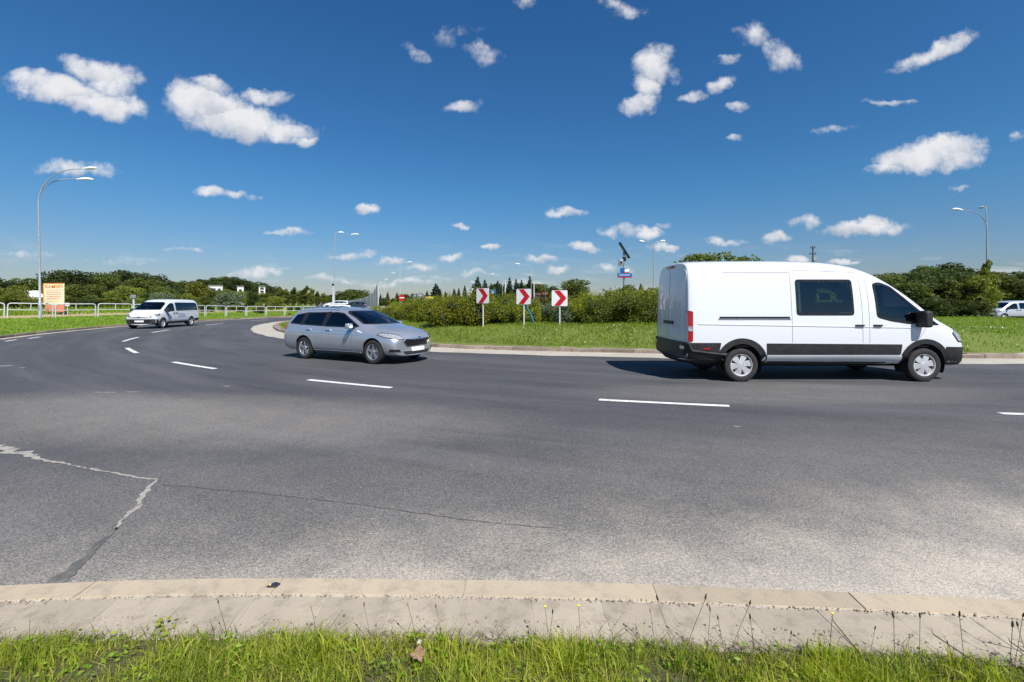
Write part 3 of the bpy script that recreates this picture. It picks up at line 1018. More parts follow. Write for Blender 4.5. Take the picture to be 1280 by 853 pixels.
def wheel(parent, x, y, z, r, s, width=.21, rim_r=None, style='multi', rim_mat='alloy', turn=0.0):
    """s: +1 left, -1 right side (outer face)"""
    rim_r = rim_r or r * .64
    wname = bpy.data.objects.new('wheel', None); wname.empty_display_size = .2
    link(wname, parent); wname.location = (x, y, z); wname.rotation_euler = (0, 0, turn)
    h = width / 2
    bm = bmesh.new()
    prof = [(rim_r - .012, -h * .8), (rim_r + .01, -h * .92), (rim_r + (r - rim_r) * .55, -h * 1.02), (r * .972, -h * .86), (r * .993, -h * .6), (r, -h * .3), (r, h * .3), (r * .993, h * .6), (r * .972, h * .86), (rim_r + (r - rim_r) * .55, h * 1.02), (rim_r + .01, h * .92), (rim_r - .012, h * .8)]
    bm_lathe(bm, prof, 'Y', 56)
    bmesh.ops.recalc_face_normals(bm, faces=bm.faces[:])
    from_bm('tyre', bm, 'rubber', wname, 40)
    # rim
    bm = bmesh.new()
    bm_lathe(bm, [(rim_r + .002, s * h * .9), (rim_r - .012, s * h * .86), (rim_r - .022, s * h * .55), (rim_r - .035, -s * h * .6)], 'Y', 56)
    out = s * h * .80
    def spoke(th, w0, w1, r0, r1, y0, y1, tk=.022):
        c, sn = math.cos(th), math.sin(th)
        def P(rr_, t, yy_): return Vector((rr_ * c - t * sn, yy_, rr_ * sn + t * c))
        a = [bm.verts.new(P(r0, -w0, y0)), bm.verts.new(P(r0, w0, y0)), bm.verts.new(P(r1, w1, y1)), bm.verts.new(P(r1, -w1, y1))]
        b = [bm.verts.new(P(r0, -w0 * 1.2, y0 - s * tk)), bm.verts.new(P(r0, w0 * 1.2, y0 - s * tk)), bm.verts.new(P(r1, w1 * 1.25, y1 - s * tk)), bm.verts.new(P(r1, -w1 * 1.25, y1 - s * tk))]
        bm.faces.new(a)
        for i in range(4): bm.faces.new((a[i], b[i], b[(i + 1) % 4], a[(i + 1) % 4]))
    if style == 'multi':
        for k in range(5):
            th = 2 * math.pi * k / 5 + .3
            for o in (-.17, .17):
                spoke(th + o * .6, .020, .016, .05, rim_r - .012, out - s * .018, out - s * .006)
    elif style == 'cover':       # domed van wheel trim with six broad lobes
        for k in range(6):
            th = 2 * math.pi * k / 6 + .2
            spoke(th, .034, .062, .05, rim_r - .018, out + s * .004, out - s * .012)
    else:                        # plain steel wheel
        bm_lathe(bm, [(rim_r - .02, out - s * .035), (rim_r * .78, out - s * .012), (rim_r * .55, out - s * .035), (rim_r * .3, out - s * .02), (.001, out - s * .018)], 'Y', 40)
    bm_lathe(bm, [(.062, out - s * .04), (.060, out - s * .004), (.05, out + s * .004), (.001, out + s * .007)], 'Y', 24)
    bmesh.ops.recalc_face_normals(bm, faces=bm.faces[:])
    from_bm('rim', bm, rim_mat, wname, 35)
    bm = bmesh.new()
    dk = out - s * (.055 if style == 'multi' else .03)
    bm_lathe(bm, [(rim_r - .02 if style == 'cover' else rim_r * .75, dk), (.001, dk)], 'Y', 40)
    bm_lathe(bm, [(rim_r - .02 if style == 'cover' else rim_r * .75, dk), (rim_r * .74, dk - s * .02)], 'Y', 40)
    from_bm('brake_disc', bm, 'galvanised' if style == 'multi' else 'dark_trim', wname, 35)
    return wname

def seat(parent, x, y, z, h=.62, w=.48, mat='seat_cloth'):
    bm = bmesh.new()
    bm_box(bm, (x, y, z + .09), (.50, w, .18), bev=.05)
    bm_box(bm, (x - .27, y, z + .16 + h / 2), (.13, w, h), Euler((0, R(-12), 0)), bev=.05)
    bm_box(bm, (x - .37, y, z + .26 + h + .02), (.09, w * .55, .17), Euler((0, R(-8), 0)), bev=.035)
    return from_bm('seat', bm, mat, parent, 40)

def mirror_part(parent, x, y, z, s, sx_, sy_, sz_, mat, arm='black_plastic', capm=None):
    bm = bmesh.new()
    bm_box(bm, (x, y + s * sy_ * .5, z), (sx_, sy_, sz_), Euler((0, 0, R(-8 * s))), bev=min(sx_, sz_) * .35, seg=3)
    o = from_bm('wing_mirror', bm, mat, parent, 40)
    bm = bmesh.new()
    bm_tube(bm, [(x + .02, y - s * .08, z - sz_ * .35), (x + .01, y + s * .06, z - sz_ * .30)], .03, 8)
    from_bm('mirror_arm', bm, arm, o, 40)
    return o

def ring_lip(parent, bvh, x, z, r0, r1, s, a0, a1, mat, off=.008):
    pts = []
    K = 22
    for k in range(K + 1):
        th = R(a0 + (a1 - a0) * k / K); pts.append((x + r1 * math.cos(th), 0, z + r1 * math.sin(th)))
    for k in range(K, -1, -1):
        th = R(a0 + (a1 - a0) * k / K); pts.append((x + r0 * math.cos(th), 0, z + r0 * math.sin(th)))
    return patch('wheel_arch_trim', pts, (0, -s, 0), bvh, mat, parent, off=off, depth=.02, rnd=0, res=.2)

def sidep(pts): return [(x, 0, z) for x, z in pts]

def big_van():
    root = thing('delivery_van', 'large white high-roof panel van with black lower cladding driving right on the near lane', 'van')
    W = 1.03
    def ring(w, zb, zc, belt, rail, wr, top, dxs=None, nose=0):
        pts = [(0, zb), (w - .16, zb), (w - .02, zb + .14), (w, zc), (w - .015, belt), (w - .06, (belt + rail) / 2 + .02), (wr, rail), (wr - .13, top - .045), (.42, top - .008), (0, top)]
        if dxs: pts = [p + (dx,) for p, dx in zip(pts, dxs)]
        return pts
    st = [
        (-1.17, .06, ring(.96, .42, .85, 1.30, 2.30, .84, 2.44, [0, 0, 0, 0, .01, .03, .05, .06, .06, .06])),
        (-1.13, .03, ring(1.01, .40, .85, 1.30, 2.33, .88, 2.49, [0, 0, 0, 0, .0, .02, .03, .03, .03, .03])),
        (-.98, 0, ring(1.03, .38, .85, 1.30, 2.34, .90, 2.52)),
        (-.5, 0, ring(1.03, .34, .85, 1.30, 2.345, .90, 2.53)),
        (.5, 0, ring(1.03, .34, .85, 1.30, 2.35, .90, 2.54)),
        (1.5, 0, ring(1.03, .34, .85, 1.30, 2.34, .90, 2.53)),
        (2.0, 0, ring(1.03, .34, .85, 1.29, 2.31, .89, 2.50)),
        (2.5, 0, ring(1.03, .34, .85, 1.28, 2.22, .87, 2.42)),
        (2.9, 0, ring(1.03, .33, .85, 1.27, 2.06, .86, 2.28)),
        (3.3, 0, ring(1.03, .32, .85, 1.25, 1.83, .86, 2.05)),
        (3.7, 0, ring(1.02, .32, .85, 1.22, 1.56, .88, 1.76)),
        (4.02, -.02, ring(1.01, .32, .85, 1.17, 1.32, .90, 1.45)),
        (4.15, -.04, ring(1.01, .31, .85, 1.13, 1.25, .88, 1.335)),
        (4.45, -.08, ring(.99, .30, .80, 1.03, 1.12, .82, 1.20)),
        (4.66, -.13, ring(.95, .28, .75, .92, 1.00, .76, 1.07)),
        (4.80, -.18, ring(.90, .27, .66, .78, .86, .70, .92)),
        (4.84, -.20, ring(.86, .28, .56, .66, .74, .66, .80)),
    ]
    body = loft(st, 'paint_white', 3); body.parent = root
    bv = bvh_of(body)
    cut_arches(body, [(0, .36), (3.75, .36)], .425, 1.03, root)
    wins = []
    front_win = [(2.76, 1.32), (2.74, 2.02), (2.93, 2.05), (3.18, 1.96), (3.75, 1.42), (3.76, 1.24), (3.45, 1.18), (3.05, 1.24)]
    crew_win = [(1.12, 1.36), (1.12, 2.10), (2.30, 2.10), (2.30, 1.36)]
    quarter = [(3.82, 1.16), (3.80, 1.35), (3.88, 1.31), (4.06, 1.16)]
    for s in (-1, 1):
        d = (0, -s, 0)
        for nm, o, h in (('side_window', crew_win, .05), ('door_window', front_win, .05), ('quarter_window', quarter, .03)):
            p3 = sidep(o)
            patch('window_seal', p3, d, bv, 'dark_trim', root, off=.006, depth=.03, res=.08, rnd=.07 if nm != 'quarter_window' else .03, hole=h)
            patch(nm, p3, d, bv, 'glass', root, off=.004, depth=.004, res=.10, rnd=.07 if nm != 'quarter_window' else .03)
            wins.append((p3, d))
    ws = [(0, -.80, 1.36), (0, .80, 1.36), (0, .70, 2.02), (0, .45, 2.22), (0, -.45, 2.22), (0, -.70, 2.02)]
    patch('windscreen', ws, (-1, 0, 0), bv, 'glass', root, off=.004, depth=.004, res=.10, rnd=.08)
    patch('window_seal', ws, (-1, 0, 0), bv, 'dark_trim', root, off=.006, depth=.03, res=.08, rnd=.08, hole=.06)
    wins.append((ws, (-1, 0, 0)))
    cut_windows(body, wins)
    for s in (-1, 1):
        d = (0, -s, 0)
        # lower cladding bands: rear quarter, between wheels, front corner
        patch('side_cladding', sidep([(-1.085, .80), (-.43, .80), (-.50, .45), (-1.085, .47)]), d, bv, 'black_plastic', root, off=.010, rnd=.02)
        patch('side_cladding', sidep([(.50, .79), (3.26, .77), (3.24, .56), (.52, .56)]), d, bv, 'black_plastic', root, off=.012, rnd=.015)
        patch('sill', sidep([(.52, .545), (3.27, .545), (3.27, .385), (.52, .385)]), d, bv, 'paint_white', root, off=.022, rnd=.015)
        ring_lip(root, bv, 0, .36, .42, .535, s, 2, 178, 'black_plastic', .014)
        ring_lip(root, bv, 3.75, .36, .42, .52, s, 2, 178, 'black_plastic', .014)
        patch('front_bumper_side', sidep([(4.18, .72), (4.85, .70), (4.85, .29), (4.26, .29)]), d, bv, 'black_plastic', root, off=.010, rnd=.02)
        # sliding door rail and seams
        if s == -1:
            patch('door_rail', sidep([(-.46, 1.335), (.98, 1.335), (.98, 1.295), (-.46, 1.295)]), d, bv, 'dark_trim', root, off=.006, rnd=.008)
            patch('door_rail_lip', sidep([(-.48, 1.292), (1.0, 1.292), (1.0, 1.280), (-.48, 1.280)]), d, bv, 'galvanised', root, off=.014, rnd=0)
        for seam in ([(1.02, 2.30), (1.026, 2.30), (1.026, .80), (1.02, .80)], [(2.46, 2.24), (2.466, 2.24), (2.466, .80), (2.46, .80)], [(2.60, 2.20), (2.606, 2.20), (2.606, .80), (2.60, .80)],
                     [(3.80, 1.16), (3.806, 1.16), (3.62, .88), (3.614, .88)], [(-.35, 2.245), (1.03, 2.245), (1.03, 2.237), (-.35, 2.237)], [(1.02, 2.30), (2.46, 2.25), (2.46, 2.243), (1.02, 2.293)]):
            patch('panel_gap', sidep(seam), d, bv, 'dark_trim', root, off=.0015, depth=.005, rnd=0, res=.12)
        # swage line along the flank
        patch('body_crease', sidep([(-.9, 1.195), (3.6, 1.115), (3.6, 1.10), (-.9, 1.175)]), d, bv, 'paint_white', root, off=.010, rnd=.004, res=.15)
        for hx in (2.31, 2.68):
            hd = patch('door_handle', sidep([(hx, 1.175), (hx + .17, 1.17), (hx + .17, 1.135), (hx, 1.14)]), d, bv, 'black_plastic', root, off=.035, depth=.04, rnd=.012)
        patch('fuel_flap', sidep([(2.40, 1.05), (2.53, 1.05), (2.53, .9), (2.40, .9)]), d, bv, 'paint_white', root, off=.004, rnd=.02) if s == 1 else None
        tl = patch('tail_light', sidep([(-1.09, 1.46), (-.995, 1.44), (-1.005, .83), (-1.09, .82)]), d, bv, 'tail_red', root, off=.012, depth=.03, rnd=.02)
        patch('tail_light_clear', sidep([(-1.085, 1.14), (-1.005, 1.14), (-1.01, 1.04), (-1.085, 1.04)]), d, bv, 'lamp_clear', tl, off=.016, depth=.01, rnd=.01)
        # headlight wraps round the corner
        hl = patch('headlight', [(4.42, s * .90, 1.09), (4.30, s * .96, 1.00), (4.44, s * .95, .82), (4.70, s * .78, .78), (4.80, s * .55, .80), (4.68, s * .62, .96)], (-.75, -s * .66, 0), bv, 'lamp_clear', root, off=.008, depth=.03, rnd=.03, res=.06)
        patch('headlight_bezel', [(4.42, s * .90, 1.09), (4.30, s * .96, 1.00), (4.44, s * .95, .82), (4.70, s * .78, .78), (4.80, s * .55, .80), (4.68, s * .62, .96)], (-.75, -s * .66, 0), bv, 'dark_trim', hl, off=.010, depth=.03, rnd=.03, res=.06, hole=.02)
        patch('marker_lamp', sidep([(-.80, .70), (-.66, .70), (-.66, .665), (-.80, .665)]), d, bv, 'tail_red', root, off=.018, rnd=.008)
        mirror_part(root, 3.63, s * .99, 1.29, s, .17, .25, .34, 'black_plastic')
    # rear: doors, bumper, lamp, handle
    for s in (-1, 1):
        patch('rear_door', [(0, s * .02, .84), (0, s * .90, .84), (0, s * .86, 2.25), (0, s * .78, 2.34), (0, s * .02, 2.36)], (1, 0, 0), bv, 'paint_white', root, off=.010, rnd=.03)
        bm = bmesh.new(); bm_box(bm, (-1.05, s * .60, .70), (.30, .8, .05), bev=.01)
        bm.free()
    patch('rear_bumper', [(0, -1.0, .80), (0, 1.0, .80), (0, 1.0, .40), (0, -1.0, .40)], (1, 0, 0), bv, 'black_plastic', root, off=.045, depth=.07, rnd=.03)
    patch('brake_light', [(0, -.22, 2.44), (0, .22, 2.44), (0, .22, 2.39), (0, -.22, 2.39)], (1, 0, 0), bv, 'tail_red', root, off=.012, rnd=.01)
    patch('rear_handle', [(0, -.30, 1.22), (0, .30, 1.22), (0, .30, 1.15), (0, -.30, 1.15)], (1, 0, 0), bv, 'black_plastic', root, off=.035, depth=.04, rnd=.02)
    patch('number_plate', [(0, -.62, 1.06), (0, -.12, 1.06), (0, -.12, .95), (0, -.62, .95)], (1, 0, 0), bv, 'plate_white', root, off=.02, rnd=.01)
    for s in (-1, 1):
        patch('reflector', [(0, s * .74, .73), (0, s * .92, .73), (0, s * .92, .66), (0, s * .74, .66)], (1, 0, 0), bv, 'lamp_clear', root, off=.055, depth=.02, rnd=.01)
    # front: grille, bumper, plate, bonnet
    patch('front_bumper', [(0, -.84, .62), (0, .84, .62), (0, .86, .29), (0, -.86, .29)], (-1, 0, 0), bv, 'black_plastic', root, off=.012, depth=.03, rnd=.04)
    g = patch('grille', [(0, -.52, .90), (0, .52, .90), (0, .46, .68), (0, -.46, .68)], (-1, 0, 0), bv, 'dark_trim', root, off=.008, rnd=.04)
    for zz in (.74, .80, .86):
        patch('grille_bar', [(0, -.48, zz), (0, .48, zz), (0, .48, zz - .018), (0, -.48, zz - .018)], (-1, 0, 0), bv, 'chrome', g, off=.02, rnd=.004)
    patch('number_plate', [(0, -.26, .56), (0, .26, .56), (0, .26, .45), (0, -.26, .45)], (-1, 0, 0), bv, 'plate_white', root, off=.025, rnd=.01)
    patch('bonnet', [(4.20, -.78, 2), (4.20, .78, 2), (4.60, .66, 2), (4.68, 0, 2), (4.60, -.66, 2)], (0, 0, -1), bv, 'paint_white', root, off=.006, rnd=.06)
    # underbody and interior
    bm = bmesh.new()
    bm_box(bm, (1.8, 0, .36), (5.2, 1.3, .16), bev=.02)
    bm_box(bm, (1.2, .35, .30), (1.2, .3, .2), bev=.03)
    bm_tube(bm, [(0, -.85, .34), (0, .85, .34)], .06, 10); bm_tube(bm, [(3.75, -.8, .34), (3.75, .8, .34)], .05, 10)
    from_bm('underbody', bm, 'well', root, 40)
    bm = bmesh.new()
    bm_box(bm, (1.9, 0, .72), (4.0, 1.86, .03)); bm_box(bm, (.85, 0, 1.5), (.03, 1.80, 1.5))
    from_bm('cabin_floor', bm, 'dark_trim', root, 40)
    bm = bmesh.new(); bm_box(bm, (3.78, 0, 1.12), (.42, 1.80, .26), bev=.08); from_bm('dashboard', bm, 'black_plastic', root, 40)
    for y in (-.55, 0, .55): seat(root, 2.75, y, .82, .66)
    for y in (-.6, 0, .6): seat(root, 1.65, y, .82, .66)
    bm = bmesh.new()
    ring_ = [(3.30 + .06 * math.sin(2 * math.pi * k / 20), .5 + .19 * math.cos(2 * math.pi * k / 20), 1.28 + .17 * math.sin(2 * math.pi * k / 20)) for k in range(21)]
    bm_tube(bm, ring_, .015, 6, caps=False); from_bm('steering_wheel', bm, 'black_plastic', root, 60)
    for x in (0, 3.75):
        for s in (-1, 1): wheel(root, x, s * .885, .343, .343, s, .235, .225, 'cover', 'hub_silver')
    return root

def estate_car(paintm='paint_silver', label='', detail=3, name='estate_car', hatch=False):
    root = thing(name, label, 'car')
    W = .905
    dxr = [0, 0, 0, 0, .03, .09, .26, .30, .32, .33]
    def ring(w, zb, zc, sh, belt, wb, rail, wr, top, dxs=None):
        pts = [(0, zb), (w - .14, zb), (w - .03, zb + .12), (w, zc), (w - .02, sh), (wb, belt), (wr, rail), (wr - .12, top - .035), (.28, top - .008), (0, top)]
        if dxs: pts = [p + (dx,) for p, dx in zip(pts, dxs)]
        return pts
    st = [
        (-1.04, .10, ring(.80, .30, .55, .86, .96, .76, 1.30, .54, 1.36, dxr)),
        (-.98, .05, ring(.86, .26, .55, .88, .98, .80, 1.36, .58, 1.43, dxr)),
        (-.80, .01, ring(.895, .22, .55, .88, .985, .82, 1.38, .60, 1.455, [0, 0, 0, 0, .02, .06, .16, .19, .20, .20])),
        (-.35, 0, ring(.91, .20, .55, .88, .975, .83, 1.40, .605, 1.475)),
        (.3, 0, ring(.91, .19, .55, .87, .96, .83, 1.41, .61, 1.49)),
        (.9, 0, ring(.91, .19, .55, .86, .95, .83, 1.41, .61, 1.495)),
        (1.25, 0, ring(.91, .19, .55, .86, .945, .83, 1.385, .605, 1.475)),
        (1.50, 0, ring(.91, .19, .55, .85, .94, .83, 1.32, .615, 1.42)),
        (1.80, 0, ring(.91, .19, .55, .85, .935, .82, 1.215, .655, 1.315)),
        (2.12, 0, ring(.91, .19, .55, .84, .93, .80, 1.075, .70, 1.185)),
        (2.36, 0, ring(.91, .19, .55, .815, .90, .78, .985, .69, 1.07)),
        (2.50, 0, ring(.91, .19, .55, .80, .885, .77, .95, .67, 1.015)),
        (2.80, -.01, ring(.905, .19, .55, .775, .865, .74, .925, .60, .98)),
        (3.12, -.06, ring(.885, .19, .54, .74, .825, .71, .885, .58, .93)),
        (3.34, -.12, ring(.85, .19, .52, .68, .76, .67, .81, .56, .86)),
        (3.48, -.17, ring(.80, .20, .47, .60, .68, .64, .725, .54, .76)),
        (3.53, -.19, ring(.76, .22, .43, .54, .60, .60, .64, .52, .66)),
    ]
    body = loft(st, paintm, detail); body.parent = root
    bv = bvh_of(body)
    cut_arches(body, [(0, .33), (2.65, .33)], .365, .905, root)
    wins = []
    fw = [(.78, .955), (.84, 1.35), (1.05, 1.365), (1.34, 1.335), (2.08, .985), (1.98, .945)]
    rw = [(-.12, .985), (-.08, 1.345), (.72, 1.36), (.70, .96)]
    qw = [(-.70, 1.01), (-.56, 1.28), (-.17, 1.335), (-.21, .99)]
    for s in (-1, 1):
        d = (0, -s, -.0)
        for nm, o in (('door_window', fw), ('door_window', rw), ('quarter_window', qw)):
            p3 = sidep(o)
            patch('window_seal', p3, d, bv, 'dark_trim', root, off=.005, depth=.03, res=.08, rnd=.05, hole=.03)
            patch(nm, p3, d, bv, 'glass', root, off=.003, depth=.004, res=.10, rnd=.05)
            wins.append((p3, d))
        patch('window_pillar', sidep([(.68, .965), (.70, 1.37), (.86, 1.37), (.80, .96)]), d, bv, 'dark_trim', root, off=.0035, rnd=.01, depth=.006)
        patch('window_pillar', sidep([(-.225, .98), (-.19, 1.34), (-.06, 1.35), (-.10, .98)]), d, bv, 'dark_trim', root, off=.0035, rnd=.01, depth=.006)
    ws = [(0, -.71, 1.035), (0, .71, 1.035), (0, .58, 1.34), (0, .50, 1.40), (0, -.50, 1.40), (0, -.58, 1.34)]
    patch('windscreen', ws, (-1, 0, 0), bv, 'glass', root, off=.003, depth=.004, res=.06, rnd=.04)
    patch('window_seal', ws, (-1, 0, 0), bv, 'dark_trim', root, off=.005, depth=.03, res=.06, rnd=.04, hole=.026)
    wins.append((ws, (-1, 0, 0)))
    rs = [(0, -.62, 1.02), (0, .62, 1.02), (0, .50, 1.33), (0, -.50, 1.33)]
    patch('rear_window', rs, (1, 0, 0), bv, 'glass_dark', root, off=.003, depth=.004, res=.06, rnd=.06)
    patch('window_seal', rs, (1, 0, 0), bv, 'dark_trim', root, off=.005, depth=.03, res=.06, rnd=.06, hole=.03)
    wins.append((rs, (1, 0, 0)))
    cut_windows(body, wins)
    for s in (-1, 1):
        d = (0, -s, 0)
        for seam in ([(.745, 1.36), (.751, 1.36), (.751, .32), (.745, .32)], [(1.93, .93), (1.936, .93), (1.90, .60), (1.83, .32), (1.824, .32), (1.894, .60)],
                     [(-.18, .95), (-.174, .95), (.02, .72), (.33, .50), (.36, .32), (.354, .32), (.324, .50), (.014, .72)], [(.36, .325), (1.83, .325), (1.83, .319), (.36, .319)]):
            patch('panel_gap', sidep(seam), d, bv, 'dark_trim', root, off=.0012, depth=.005, rnd=0, res=.10)
        for hx in (.10, .90):
            patch('door_handle', sidep([(hx, .885), (hx + .19, .875), (hx + .19, .85), (hx, .858)]), d, bv, paintm, root, off=.032, depth=.035, rnd=.01)
        patch('body_crease', sidep([(-.7, .80), (2.2, .765), (2.2, .755), (-.7, .785)]), d, bv, paintm, root, off=.006, rnd=.003, res=.15)
        patch('sill', sidep([(.40, .30), (2.22, .30), (2.22, .22), (.40, .22)]), d, bv, paintm, root, off=.02, rnd=.02, res=.15)
        patch('tail_light', [(-.95, s * .80, 1.0), (-.80, s * .86, .97), (-.82, s * .90, .84), (-1.02, s * .72, .84), (-1.0, s * .60, .98)], (.72, -s * .7, 0), bv, 'tail_red', root, off=.008, depth=.02, rnd=.02, res=.05)
        hpts = [(2.86, s * .80, .84), (2.78, s * .88, .79), (3.05, s * .86, .71), (3.34, s * .68, .645), (3.45, s * .52, .66), (3.30, s * .58, .765)]
        hl = patch('headlight', hpts, (-.62, -s * .72, -.32), bv, 'lamp_clear', root, off=.006, depth=.02, rnd=.03, res=.05)
        patch('headlight_bezel', hpts, (-.62, -s * .72, -.32), bv, 'dark_trim', hl, off=.008, depth=.02, rnd=.03, res=.05, hole=.014)
        bm = bmesh.new(); bm_lathe(bm, [(.001, .03), (.03, .02), (.04, 0)], 'X', 16, center=(3.16, s * .70, .73)); from_bm('reflector', bm, 'chrome', hl, 60)
        patch('fog_lamp_bezel', [(3.34, s * .62, .40), (3.20, s * .82, .41), (3.16, s * .84, .35), (3.36, s * .58, .32)], (-.8, -s * .6, 0), bv, 'dark_trim', root, off=.006, depth=.02, rnd=.02, res=.05)
        mirror_part(root, 1.92, s * .90, 1.0, s, .13, .20, .145, paintm)
        bm = bmesh.new(); bm_tube(bm, [(-.55, s * .565, 1.43), (-.45, s * .57, 1.475), (.3, s * .575, 1.50), (1.0, s * .575, 1.495), (1.12, s * .575, 1.46)], .013, 8)
        from_bm('roof_rail', bm, 'chrome' if paintm == 'paint_silver' else 'black_plastic', root, 60)
    gr = patch('grille', [(0, -.48, .665), (0, .48, .665), (0, .54, .61), (0, .42, .455), (0, -.42, .455), (0, -.54, .61)], (-1, 0, 0), bv, 'dark_trim', root, off=.006, rnd=.03, res=.06)
    patch('grille_frame', [(0, -.48, .665), (0, .48, .665), (0, .54, .61), (0, .42, .455), (0, -.42, .455), (0, -.54, .61)], (-1, 0, 0), bv, 'chrome', gr, off=.012, depth=.015, rnd=.03, res=.06, hole=.012)
    patch('badge', [(0, -.06, .705), (0, .06, .705), (0, .06, .68), (0, -.06, .68)], (-1, 0, 0), bv, 'chrome', root, off=.008, rnd=.009, res=.05)
    patch('lower_intake', [(0, -.56, .34), (0, .56, .34), (0, .46, .25), (0, -.46, .25)], (-1, 0, 0), bv, 'black_plastic', root, off=.006, rnd=.03, res=.06)
    patch('number_plate', [(0, -.26, .44), (0, .26, .44), (0, .26, .33), (0, -.26, .33)], (-1, 0, 0), bv, 'plate_white', root, off=.022, depth=.03, rnd=.01)
    patch('bonnet', [(2.54, -.66, 2), (2.54, .66, 2), (3.10, .58, 2), (3.36, .44, 2), (3.42, 0, 2), (3.36, -.44, 2), (3.10, -.58, 2)], (0, 0, -1), bv, paintm, root, off=.005, rnd=.08)
    patch('rear_bumper', [(0, -.80, .40), (0, .80, .40), (0, .78, .26), (0, -.78, .26)], (1, 0, 0), bv, 'black_plastic', root, off=.008, rnd=.03)
    patch('number_plate', [(0, -.26, .74), (0, .26, .74), (0, .26, .63), (0, -.26, .63)], (1, 0, 0), bv, 'plate_white', root, off=.012, rnd=.01)
    bm = bmesh.new()
    bm_box(bm, (1.3, 0, .25), (4.0, 1.2, .10), bev=.02)
    bm_tube(bm, [(0, -.7, .3), (0, .7, .3)], .045, 8); bm_tube(bm, [(2.65, -.7, .3), (2.65, .7, .3)], .04, 8)
    from_bm('underbody', bm, 'well', root, 40)
    bm = bmesh.new(); bm_box(bm, (.9, 0, .42), (3.2, 1.5, .03)); from_bm('cabin_floor', bm, 'dark_trim', root, 40)
    bm = bmesh.new(); bm_box(bm, (2.02, 0, .87), (.42, 1.42, .18), bev=.06); from_bm('dashboard', bm, 'black_plastic', root, 40)
    for y in (-.37, .37): seat(root, 1.15, y, .45, .52, .46)
    for y in (-.42, 0, .42): seat(root, .28, y, .47, .48, .40)
    bm = bmesh.new()
    ring_ = [(1.66 + .05 * math.sin(2 * math.pi * k / 18), .37 + .17 * math.cos(2 * math.pi * k / 18), .95 + .15 * math.sin(2 * math.pi * k / 18)) for k in range(19)]
    bm_tube(bm, ring_, .014, 6, caps=False); from_bm('steering_wheel', bm, 'black_plastic', root, 60)
    for x in (0, 2.65):
        for s in (-1, 1): wheel(root, x, s * .785, .318, .318, s, .205, .212, 'multi', 'alloy')
    return root

